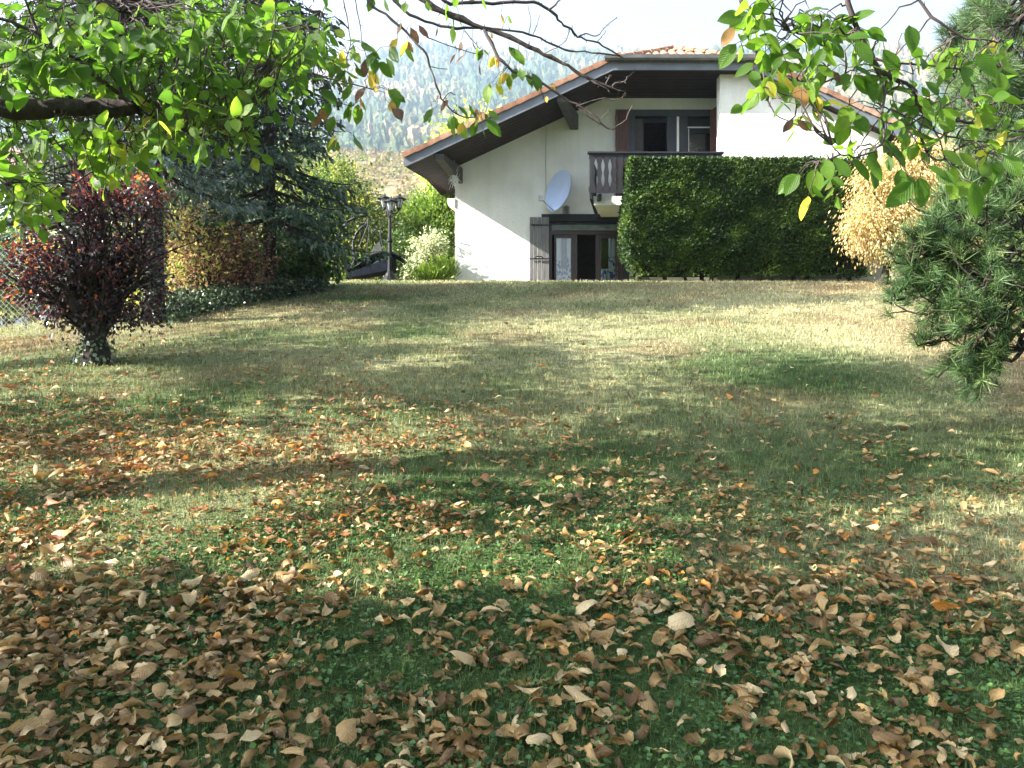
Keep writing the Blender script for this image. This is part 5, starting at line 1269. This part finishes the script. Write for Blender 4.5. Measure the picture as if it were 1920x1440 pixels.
for ell, n, ti, nl in (((1490, 30, 90, 45), 15, .45, 5), ((1480, 95, 60, 35), 9, .45, 5), ((1560, 70, 60, 50), 8, .45, 5), ((1640, 55, 40, 40), 3, .42, 3), ((1690, 120, 60, 40), 8, .42, 4), ((1560, 135, 60, 25), 6, .45, 4), ((1480, 175, 50, 28), 5, .6, 4), ((1790, 120, 60, 50), 8, .45, 4),
                       ((1850, 90, 50, 60), 5, .5, 4), ((1770, 180, 70, 40), 8, .48, 4), ((1640, 190, 50, 35), 5, .50, 4), ((1850, 190, 50, 50), 6, .62, 4), ((1700, 225, 60, 25), 3, .55, 4), ((1620, 270, 50, 25), 5, .50, 4), ((1560, 320, 50, 20), 4, .55, 3), ((1800, 250, 60, 30), 4, .55, 4), ((1890, 290, 40, 40), 5, .55, 4),
                       ((1500, 185, 22, 18), 2, .87, 4), ((1420, 60, 30, 40), 3, .55, 4), ((1430, 10, 40, 20), 4, .55, 4)):
    fill(W2, ell, int(n * .8 + .6), .080, ti, .08, nl, (2.9, 3.5))
for (x, y, t, dx, s, nv_) in ((1528, 325, .66, -.12, 1.15, 0), (1500, 335, .5, -.7, 1.1, .5), (1495, 335, .45, -.3, 1.0, .7), (1545, 305, .55, .1, 1.0, 0), (1563, 305, .5, .6, 1.0, 0), (1600, 305, .4, .5, 1.1, 0), (1625, 300, .42, .7, 1.2, 0), (1590, 205, .72, -.3, 1.3, 0), (1600, 225, .5, .5, 1.0, 0), (1655, 268, .45, .6, 1.1, 0), (1640, 280, .45, -.2, 1.0, 0), (1670, 285, .4, .9, 1.0, 0),
                              (1712, 350, .42, -.7, 1.3, .3), (1690, 325, .4, -.1, .8, 0), (1700, 335, .38, .3, .9, 0), (1725, 340, .5, .05, 1.2, 0), (1755, 330, .4, .7, .9, .4), (1740, 318, .45, .8, .8, .3), (1790, 320, .68, -.1, 1.0, 0), (1822, 350, .62, -1.0, 1.1, .3), (1825, 350, .42, .25, 1.35, 0), (1765, 290, .55, .9, 1.0, .5), (1800, 295, .74, .7, .9, .4), (1870, 310, .45, -.2, 1.0, 0), (1885, 300, .4, .5, 1.0, 0),
                              (1380, 90, .5, -.3, 1.1, .8), (1377, 60, .9, -.4, .8, .6), (1410, 140, .5, .2, .8, 0), (1488, 232, 1.0, -.6, .6, .3), (1495, 232, .97, .6, .6, .5), (1510, 235, .7, .7, .5, 0), (1445, 150, .6, -.3, 1.0, 0), (1455, 160, .55, .4, 1.0, 0), (1603, 85, .5, .6, 1.1, 0), (1705, 55, .38, .1, 1.1, 0), (1440, 160, .78, .4, .7, 0), (1495, 170, .9, .1, 1.1, 0), (1515, 175, .45, .5, 1.1, 0),
                              (1820, 120, .5, -.2, 1.2, 0), (1830, 110, .5, .7, 1.2, .3), (1870, 140, .55, .1, 1.0, 0), (1600, 150, .45, .8, 1.1, .6), (1625, 150, .4, .3, 1.1, 0), (1560, 140, 1.0, .3, .6, .5)):
    q = P(x, y - 8, 3.0 + gg.normal() * .04); W2.twig(W2.nearest(q), q, .0022)
    L(q, np.array([dx, gg.normal() * .25, -.9 + nv_ * .6]), .100 * s, t, unit(np.array([gg.normal() * .35, -1, .25 + gg.normal() * .3])))
W2.finish()

# --- added off-frame crowns, leaves set along sun rays to cast this lawn shade. Rows: photo y 530..1440, columns: photo x 0..1920 (0 lit, 9 deep shade)
SHADE = [
 (530, '00000000456666778888777766543330'),
 (560, '00000002456777888877777665433332'),
 (590, '00000013467777665444322211000002'),
 (620, '00000023222333222221111100000001'),
 (650, '00012334332223578532100000000012'),
 (690, '00234567788777887776666577777877'),
 (730, '33222355678877788887777788888888'),
 (770, '77766655444567888888888888888888'),
 (810, '44455555544455677878888888888665'),
 (850, '66666443343555667788888888888777'),
 (890, '43321111233456667788888888875555'),
 (930, '11000012345667776778888888300013'),
 (970, '11000001234555667888888888633455'),
 (1010, '22100000111111100123456888887788'),
 (1050, '54420000000000000000124888888888'),
 (1090, '88886542100111110001235888888888'),
 (1140, '99998888877777888899999999999999'),
 (1200, '99999999999999999999999999999999'),
 (1440, '99999999999999999999999999999999')]
ys_ = np.array([r[0] for r in SHADE]); M_ = np.array([[int(c) for c in r[1]] for r in SHADE], float)
def shade_at(px, py):
    r = np.interp(py, ys_, range(len(ys_))); r0 = np.floor(r).astype(int); r1 = np.minimum(r0 + 1, len(ys_) - 1); fr = r - r0
    c = np.clip(px / 60 - .5, 0, 31); c0 = np.floor(c).astype(int); c1 = np.minimum(c0 + 1, 31); fc = c - c0
    return (M_[r0, c0] * (1 - fc) + M_[r0, c1] * fc) * (1 - fr) + (M_[r1, c0] * (1 - fc) + M_[r1, c1] * fc) * fr
g = rng(950); n = 60000
dd = np.sqrt(g.random(n) * (16.5 ** 2 - 1.6 ** 2) + 1.6 ** 2); xx = (g.random(n) * 2 - 1) * .68 * dd; zz = gz(xx, dd)
px = 960 + F * xx / dd; py = 720 - F * (zz - EYE) / dd
s_ = shade_at(px, np.clip(py, 530, 1440)) / 9.0
s_ = np.clip(s_ + .14 * sstep(.4, .7, s_) + (fbm(xx * 1.6, dd * 1.6, 55, 3) - .5) * .8 * sstep(.2, .5, s_) * sstep(1.0, .85, s_), 0, .98)
ok = g.random(n) < -np.log(1 - s_ + 1e-3) / (8.5 - 2.6 * sstep(.5, .75, s_) - 2.0 * sstep(3.6, 3.3, dd)) * (s_ > .12)
xx, dd, zz = xx[ok], dd[ok], zz[ok]; n = len(xx)
tmin = np.maximum((.64 * dd + xx) / 1.173 + .7, 2.2); tmin = np.maximum(tmin, 3.0)
t = tmin + g.gamma(2.0, .7, n)
# nearer ground takes its shade from the lower crown, the far lawn from the taller tree
pos = np.stack([xx - t, dd - .27 * t, zz + .56 * t], -1)
vis = (pos[:, 1] > .3) & (np.abs(pos[:, 0]) < .66 * pos[:, 1]) & (np.abs(pos[:, 2] - EYE) < .5 * pos[:, 1])
pos = pos[~vis]; low = pos[:, 2] > gz(pos[:, 0], pos[:, 1]) + .9; pos = pos[low]
# visible leaves already shade the ground behind them: leave their sun paths mostly open
e1 = unit(np.cross(SUN, [0, 0, 1.0])); e2 = np.cross(SUN, e1)
LP = np.array([l[0] for l in W1.leaves + W2.leaves]); key = lambda A: {(a, b) for a, b in zip(np.floor(A @ e1 / .22).astype(int), np.floor(A @ e2 / .22).astype(int))}
used = key(LP); ka = np.floor(pos @ e1 / .22).astype(int); kb = np.floor(pos @ e2 / .22).astype(int)
opn = np.array([(a, b) in used for a, b in zip(ka, kb)]); pos = pos[~(opn & (g.random(len(pos)) < .8))]
near = pos[:, 1] - .0 < 4.2
cnt = 0
def canopy(root, sel, seed, mat, leafsize, tint):
    g = rng(seed); c = pos[sel]; per = 2; k = np.repeat(np.arange(len(c)), per)
    p = c[k] + g.normal(size=(len(k), 3)) * .05
    foliage('foliage', root, mat, p, leafsize, seed, np.clip(tint + g.normal(size=len(k)) * .12, 0, .97), None, .4, BLOB, 1.2, kind='stuff')
    return c
def skeleton(root, base, c, seed, r=.2, n=70, top=6):
    g = rng(seed); base = np.array(base, float); b_ = MB()
    tp = bez(base, base + [g.normal() * .3, g.normal() * .3, top], 9, 0, .015, seed); b_.tube(tp, np.linspace(r, r * .35, 9), 12, wob=.1); b_.build('trunk', m_bark_d, root, True)
    l_ = MB()
    for i in g.choice(len(c), min(n, len(c)), replace=False):
        t_ = c[i]; s0 = tp[min(8, max(2, int((t_[2] - base[2]) / top * 5) + 1))]; q = bez(s0, t_, 8, .08 * np.linalg.norm(t_ - s0), .02, int(i)); 
        if ((q[:, 1] > .3) & (np.abs(q[:, 0]) < .64 * q[:, 1]) & (np.abs(q[:, 2] - EYE) < .48 * q[:, 1])).any(): continue
        l_.tube(q, np.linspace(r * .13, .005, 8), 5)
    l_.build('branches', m_bark_d, root, True)
tA = thing('walnut_tree', 'unseen walnut tree outside the left of the picture, crown shaped to shade the foreground lawn', 'tree', (-6.0, 1.0, -.1))
cA = canopy(tA, near, 960, m_walnut, .13, .45); skeleton(tA, (-6.0, 1.0, -.1), cA, 961, n=40, top=5.5); settle(tA)
tB = thing('shade_tree', 'unseen tall tree outside the left of the picture, crown shaped to shade the upper lawn', 'tree', (-15.5, 5.0, 1.0))
cB = canopy(tB, ~near, 970, m_walnut, .14, .45); skeleton(tB, (-15.5, 5.0, 1.0), cB, 971, .2, 40, 8); settle(tB)
print('canopy', near.sum(), (~near).sum())

# ---------------------------------------------------------------- fallen leaves
m_dead = leafmat('dead_leaf', [(0, (0.11, 0.058, 0.018)), (0.35, (0.25, 0.145, 0.046)), (0.6, (0.37, 0.240, 0.100)), (0.83, (0.56, 0.43, 0.25)), (0.87, (0.30, 0.115, 0.05)), (0.93, (0.38, 0.14, 0.045)), (1, (0.62, 0.27, 0.03))], .22, .5, .5, 1.3, vein=True)
DV_ = []
for s in range(18):
    g = rng(2000 + s); V, q, U = leaflet(2000 + s, 0.0, g.uniform(.40, .56), 0, 4, 8, 0, .1, .25); V = V.copy()
    Rr = g.uniform(.10, .45) * g.choice([1, 1, -1]); Rb = g.uniform(.28, 1.3) * g.choice([1, -1, -1]); tw = g.uniform(-.9, .9)
    aa = V[:, 0] / Rr; X = Rr * np.sin(aa); Zc = Rr * (1 - np.cos(aa)); th = (V[:, 1] - g.uniform(.3, .6)) / Rb
    Y = (Rb - Zc) * np.sin(th); Zz = Rb - (Rb - Zc) * np.cos(th); c_, s_2 = np.cos(tw * V[:, 1]), np.sin(tw * V[:, 1])
    V = np.stack([X * c_ - Zz * s_2, Y, X * s_2 + Zz * c_], -1); e = (np.arange(len(V)) % 5 == 0) | (np.arange(len(V)) % 5 == 4)
    V[e] += g.normal(size=(e.sum(), 3)) * .034; V += g.normal(size=V.shape) * .006; V -= V.mean(0); DV_.append((V, q, U))
DT = [.04, .18, .33, .48, .60, .71, .80]
dead_mesh = {}
for s, (V, q, U) in enumerate(DV_):
    for k, tt in enumerate(DT + [.97, .90]):
        me = make_mesh('fallen_leaf', V, [q], np.full(len(q), tt), True, U); me.materials.append(m_dead); dead_mesh[(s, k)] = me
def leaf_density(x, y):
    px_ = 960 + F * x / y; py_ = 720 - F * (gz(x, y) - EYE) / y
    base = np.interp(py_, [540, 620, 700, 760, 830, 900, 980, 1060, 1150, 1440], [5, 9, 34, 150, 420, 620, 800, 820, 760, 720])
    lr = np.interp(px_, [0, 350, 800, 1200, 1920], [1.35, 1.15, .95, .72, .50]); lr = np.where(py_ > 1080, .5 + lr * .55, lr * np.where(py_ < 900, np.interp(px_, [0, 600, 1000, 1920], [1.25, 1.1, .62, .32]), 1))
    cl = fbm(x * 1.7, y * 1.7, 91, 4); return base * lr * (0.25 + 2.2 * np.clip(cl - .30, 0, .5) * 1.7)
g = rng(2100); area = .68 * (17.0 ** 2 - 1.7 ** 2); n = int(area * 1650)
yy = np.sqrt(g.random(n) * (17.0 ** 2 - 1.7 ** 2) + 1.7 ** 2); xx = (g.random(n) * 2 - 1) * .68 * yy
mg = g.random(n) < .17 * sstep(9, 5, yy); xx = np.where(mg, np.sign(xx) * (.68 * yy + g.random(n) * 1.6), xx)
ok = g.random(n) < leaf_density(xx, yy) / 1500; xx, yy = xx[ok], yy[ok]; n = len(xx)
size = g.uniform(.030, .074, n) * np.where(g.random(n) < .13, 1.6, 1.0)
zz = gz(xx, yy) + g.uniform(.004, .030, n)
inside = (np.abs(xx / yy) < .63) & (720 - F * (zz - EYE) / yy < 1425)
order = np.argsort(-(size / yy * np.where(inside, 1, .05)))
slope_n = unit(np.array([0, -SL, 1.0])); rv, rf, rt, ru, nn = [], [], [], [], 0
col_idx = g.choice(len(DT), n, p=[.13, .17, .19, .18, .15, .11, .07]); orange = (g.random(n) < .045) & (yy > 2.9)
rust = (g.random(n) < .27 * sstep(3.3, 4.0, yy) * sstep(.1, -.25, xx / yy))
def ypx(y, z): return 720 - F * (z - EYE) / y
GRP = 'large dry leaves lying loose on the lawn nearest the camera'
for r_, i in enumerate(order):
    tilt = g.normal(size=3) * (.30 if g.random() < .7 else 1.0); nr = unit(slope_n + tilt * [1, 1, .2]); ax = unit(np.array([g.normal(), g.normal(), g.normal() * .12]))
    M = leaf_matrix(np.array([xx[i], yy[i], zz[i]]), ax, nr, size[i] * (1.0 if g.random() < .7 else 1.2) * (1.05 if yy[i] < 3.4 else .88))
    s = int(g.integers(18)); k = 7 if orange[i] else 8 if rust[i] else int(col_idx[i])
    Mn = np.array(M); W_ = DV_[s][0] @ Mn[:3, :3].T + Mn[:3, 3]; M[2][3] += float(zz[i] - (W_[:, 2] - SL * (W_[:, 1] - yy[i])).min()) - .006
    if r_ < 298:
        o = bpy.data.objects.new('fallen_leaf', dead_mesh[(s, k)]); col.objects.link(o); o.matrix_basis = M
        o['category'] = 'leaf'; o['group'] = GRP
        colour = 'bright orange' if k == 7 else 'rust red' if k == 8 else 'dark brown' if k <= 1 else 'mid brown' if k <= 3 else 'light brown' if k <= 4 else 'pale tan'
        pose = 'flat' if nr[2] > .93 else 'tilted' if nr[2] > .6 else 'upturned'
        sz_ = 'large' if size[i] > .085 else 'middling' if size[i] > .06 else 'small'
        pxl = 960 + F * xx[i] / yy[i]; pyl = ypx(yy[i], zz[i])
        o['label'] = sz_ + ' ' + colour + ' ' + pose + ' dead leaf ' + ('at the very bottom edge, ' if pyl > 1330 else 'near the bottom edge, ' if pyl > 1200 else 'in the near shaded lawn, ') + \
            ('straight below the plum tree' if pxl < 380 else 'below the spruce' if pxl < 700 else 'below the lamp post' if pxl < 900 else 'below the french window' if pxl < 1180 else 'below the hedge' if pxl < 1620 else 'below the pine')
    else:
        Vt, qt, Ut = DV_[s]
        if yy[i] > 3.5:
            V2, q2, U2 = Vt.reshape(8, 5, 3)[[0, 2, 4, 7]][:, [0, 2, 4]].reshape(-1, 3), None, Ut.reshape(8, 5, 2)[[0, 2, 4, 7]][:, [0, 2, 4]].reshape(-1, 2)
            a = np.arange(3)[:, None] * 3; b = np.arange(2)[None]; q2 = np.stack([a + b, a + b + 1, a + b + 4, a + b + 3], -1).reshape(-1, 4)
        else: V2, q2, U2 = Vt, qt, Ut
        Mn = np.array(M); rv.append(V2 @ Mn[:3, :3].T + Mn[:3, 3]); rf.append(q2 + nn); rt.append(np.full(len(q2), .97 if k == 7 else .90 if k == 8 else DT[k])); ru.append(U2); nn += len(V2)
add('leaf_litter', make_mesh('leaf_litter', np.vstack(rv), [np.vstack(rf)], np.concatenate(rt), True, np.vstack(ru)), m_dead, kind='stuff')
print('fallen', n)

# ---------------------------------------------------------------- lamp post, loungers, crate, fence
bx = at(731, 18.3); LZ = lambda py: EYE + (720 - py) / F * 18.3
t_ = thing('lamp_post', 'black garden lamp post with three lanterns standing left of the house', 'lamp post', bx)
b_ = MB(); b_.lathe(bx, [(.0, -.05), (.19, -.05), (.19, .22), (.13, .30), (.10, .36), (.055, .42)], 14); b_.build('foot', m_black, t_)
zt = LZ(392); b_ = MB(); b_.lathe((bx[0], bx[1], 0), [(.055, bx[2] + .4), (.045, LZ(455)), (.07, LZ(453)), (.07, LZ(449)), (.042, LZ(447)), (.036, LZ(410)), (.06, LZ(402)), (.085, LZ(392)), (.05, LZ(384)), (.02, LZ(378))], 12); b_.build('pole', m_black, t_)
m_lamp = simple('frosted_lantern_glass', (0.30, 0.33, 0.34), .25, .5, .1)
for (lx, ly, top_, dy) in ((721, 372, 367, .05), (733, 378, 371, -.32), (748, 373, 366, .08)):
    p = P(lx, ly, 18.3 + dy); r = .13
    b_ = MB(); b_.tube(bez((bx[0], bx[1], zt), (p[0], p[1], p[2] - .26), 6, -.10), .016, 6); b_.build('arm', m_black, t_)
    b_ = MB(); b_.lathe(p, [(.0, -.26), (.05, -.25), (.055, -.21), (.03, -.2)], 8); b_.lathe(p, [(.0, .12), (.02, .11), (.03, .07), (.17, .0), (.17, -.015), (.0, -.015)], 8)
    for a in np.linspace(0, 2 * np.pi, 6, endpoint=False): b_.tube([p + [.05 * math.cos(a), .05 * math.sin(a), -.21], p + [.105 * math.cos(a), .105 * math.sin(a), -.01]], .006, 4)
    hd = b_.build('lantern', m_black, t_); b_ = MB(); b_.lathe(p, [(.045, -.205), (.095, -.017)], 8); b_.build('lantern_glass', m_lamp, hd)
settle(t_)
def lounger(label, seatpx, arcpx, d, seed, w=.62):
    root = thing('hanging_lounger', label, 'lounger', at(seatpx[3][0], d)); D2 = d
    b_ = MB(); b_.tube([P(x, y, d) for x, y in arcpx], np.linspace(.04, .028, len(arcpx)), 8); b_.build('arched_stand', m_black, root, True)
    s = [P(x, y, d) for x, y in seatpx]; n = 20; t = np.linspace(0, len(s) - 1, n); s = np.stack([np.interp(t, range(len(s)), np.array(s)[:, k]) for k in range(3)], -1)
    V = []
    for k, (dy, dz) in enumerate(((-w / 2, .03), (-w / 4, -.0), (0, -.015), (w / 4, 0), (w / 2, .03))): V.append(s + [0, dy, dz])
    V = np.vstack(V + [v - [0, 0, .05] for v in V]); i = np.arange(4)[:, None] * n; j = np.arange(n - 1)[None]
    q = np.stack([i + j, i + n + j, i + n + j + 1, i + j + 1], -1).reshape(-1, 4)
    add('seat_cushion', make_mesh('seat_cushion', V, [np.vstack([q, q[:, ::-1] + 5 * n])], np.full(2 * len(q), .5), True), m_navy, root)
    for sy in (-w / 2, w / 2):
        b_ = MB(); b_.tube(s + [0, sy, .02], .022, 6); b_.build('side_rail', m_black, root, True)
    b_ = MB(); b_.hexa([tuple(s[1] + [0, -w / 2, -.24]), tuple(s[-4] + [0, -w / 2, -.36]), tuple(s[-4] + [0, w / 2, -.36]), tuple(s[1] + [0, w / 2, -.24]), tuple(s[3] + [0, -w / 2, -.06]), tuple(s[-4] + [0, -w / 2, -.06]), tuple(s[-4] + [0, w / 2, -.06]), tuple(s[3] + [0, w / 2, -.06])])
    b_.build('under_panel', m_navy, root)
    hook = P(*arcpx[-1], d); b_ = MB()
    b_.tube([hook, hook - [0, 0, .2]], .012, 5); 
    for q_ in (s[2], s[-3]): b_.tube([hook - [0, 0, .2], q_], .006, 4)
    b_.build('chain', m_black, root)
    gz_ = float(gz(s[8][0], d)); b_ = MB(); th = np.linspace(0, 2 * np.pi, 25); b_.tube(np.stack([s[8][0] + .7 * np.cos(th), d + .6 * np.sin(th), np.full(25, gz_ + .04)], -1), .035, 6); b_.build('ring_base', m_black, root, True)
    settle(root)
m_navy = simple('dark_navy_fabric', (0.008, 0.010, 0.018), .9, .1, .3, 8)
lounger('black arched hanging lounger with navy cushion, in front and nearest the lamp post', [(648, 503), (658, 510), (672, 505), (690, 492), (705, 482), (722, 478), (742, 480), (756, 488)],
        [(640, 528), (632, 500), (630, 465), (638, 435), (652, 415), (670, 406), (690, 404)], 18.6, 1)
lounger('second black hanging lounger, behind and left of the first, its seat tipped up', [(640, 482), (648, 488), (656, 500), (664, 505), (672, 508), (678, 508), (682, 506), (686, 500)],
        [(668, 505), (664, 480), (662, 455), (668, 438), (678, 426), (692, 419)], 19.6, 2)
t_ = thing('sun_canopy_frame', 'thin black frame of a folded canopy between the loungers and the lamp post', 'frame', at(712, 19.2))
b_ = MB(); b_.tube([P(x, y, 19.2) for x, y in ((722, 478), (716, 455), (713, 440), (713, 430))], .018, 6); b_.build('post', m_black, t_)
b_ = MB(); b_.tube([P(x, y, 19.2) for x, y in ((699, 436), (705, 431), (715, 429), (718, 431))], .018, 6); b_.build('arm', m_black, t_)
b_ = MB(); b_.hexa([tuple(P(683, 500, 19.2)), tuple(P(722, 500, 19.2)), tuple(P(722, 500, 19.5)), tuple(P(683, 500, 19.5)), tuple(P(700, 462, 19.2)), tuple(P(712, 452, 19.2)), tuple(P(712, 452, 19.4)), tuple(P(700, 462, 19.4))]); b_.build('cover', simple('grey_net_cover', (.07, .075, .07), .8, .2, .5, 14), t_)
settle(t_)
ct = at(605, 15.8); t_ = thing('plastic_crate', 'small white plastic crate on the grass at the foot of the shrubs', 'crate', ct)
b_ = MB(); x, y, z = ct; b_.box(x - .13, x + .10, y - .1, y + .1, z, z + .02)
b_.hexa([(x - .13, y - .1, z + .02), (x + .1, y - .1, z + .02), (x + .1, y - .085, z + .02), (x - .13, y - .085, z + .02), (x - .15, y - .12, z + .16), (x + .12, y - .12, z + .16), (x + .12, y - .105, z + .16), (x - .15, y - .105, z + .16)])
b_.box(x - .15, x - .135, y - .1, y + .1, z + .02, z + .16); b_.box(x + .10, x + .115, y - .1, y + .1, z + .02, z + .16); b_.box(x - .13, x + .1, y + .085, y + .1, z + .02, z + .16); b_.build('bin', m_white, t_)
b_ = MB(); b_.tube([(x - .14, y, z + .15), (x - .2, y - .05, z + .26), (x - .16, y - .05, z + .29)], .008, 5); b_.build('handle', m_white, t_); settle(t_)
# chain-link fence at the left
fd = 10.2; f0 = np.array([-11.0, 10.6]); f1 = np.array([-5.1, 10.3]); t_ = thing('wire_fence', 'low chain-link wire fence with thin grey posts at the far left edge of the lawn', 'fence', (-5.9, fd, float(gz(-5.9, fd))))
for k in range(4):
    u = 1 - k / 3 * .93 - .0; p = f0 + (f1 - f0) * u; z = float(gz(*p)); b_ = MB(); b_.tube([(p[0], p[1], z - .1), (p[0], p[1], z + 1.15)], .02, 6); b_.build('post', m_steel, t_)
Lf = np.linalg.norm(f1 - f0); V, f = [], []
zg = lambda s: float(gz(*(f0 + (f1 - f0) * np.clip(s / Lf, 0, 1))))
k = 0
for s0 in np.arange(-1.1, Lf, .075):
    for sg in (1, -1):
        a, b2 = (s0, s0 + 1.05) if sg > 0 else (s0 + 1.05, s0); za, zb2 = 0.02, 1.07
        if a < 0: za += (0 - a) / 1.0 if sg > 0 else 0; a = max(a, 0)
        if max(a, b2) > Lf or min(a, b2) < 0: continue
        pa = f0 + (f1 - f0) * a / Lf; pb_ = f0 + (f1 - f0) * b2 / Lf
        A = np.array([pa[0], pa[1], zg(a) + za]); B_ = np.array([pb_[0], pb_[1], zg(b2) + zb2]); w_ = .0022
        V += [A - [w_, 0, 0], A + [w_, 0, 0], B_ + [w_, 0, 0], B_ - [w_, 0, 0]]; f.append([k, k + 1, k + 2, k + 3]); k += 4
add('wire_mesh', make_mesh('wire_mesh', V, [np.array(f)], np.full(len(f), .5)), m_steel, t_)
settle(t_)
# neighbouring houses
m_roofg = simple('grey_slate_roof', (0.10, 0.095, 0.10), .7, .3, .2, 2); m_roofr = simple('brown_tile_roof', (0.20, 0.12, 0.09), .8, .2, .25, 3)
def hut(label, c, sx, sy, h, rh, mr):
    root = thing('neighbour_house', label, 'house', c); x, y, z = c; b_ = MB(); b_.box(x - sx, x + sx, y, y + sy, z - 2, z + h)
    b_.raw([(x - sx, y, z + h), (x - sx, y + sy, z + h), (x - sx, y + sy / 2, z + h + rh * .97), (x + sx, y, z + h), (x + sx, y + sy, z + h), (x + sx, y + sy / 2, z + h + rh * .97)], [np.array([[0, 1, 2], [5, 4, 3]])]); b_.build('wall', m_stucco, root)
    e = .5; rf = MB()
    for s_ in (0, 1):
        ya, yb = (y - e, y + sy / 2) if s_ == 0 else (y + sy + e, y + sy / 2); za = z + h - e * rh / (sy / 2)
        c_ = [(x - sx - e, ya, za), (x + sx + e, ya, za), (x + sx + e, yb, z + h + rh), (x - sx - e, yb, z + h + rh)]
        if s_: c_ = [c_[1], c_[0], c_[3], c_[2]]
        rf.hexa(c_ + [(p[0], p[1], p[2] + .15) for p in c_])
    rf.build('roof', mr, root)
    for wx in (-.5, .2): 
        b_ = MB(); b_.box(x + sx * wx, x + sx * wx + .9, y - .05, y - .003, z + .9, z + 2.0); b_.build('window', m_dark, root)
    settle(root)
hut('neighbouring house with a grey roof just showing beyond the lamp post', (*P(735, 470, 62)[:2], 11.0), 6.5, 9, 1.6, 2.6, m_roofg)
hut('white neighbouring house glimpsed at the far left edge behind the leaves', (*P(-10, 330, 48)[:2], 9.5), 5.0, 9, 5.2, 2.2, m_roofr)
bpy.context.view_layer.update()
print('tris', sum(sum(len(p.vertices) - 2 for p in ()) for _ in ()) or sum(len(o.data.polygons) for o in sc.objects if o.type == 'MESH'), 'objects', len(sc.objects))
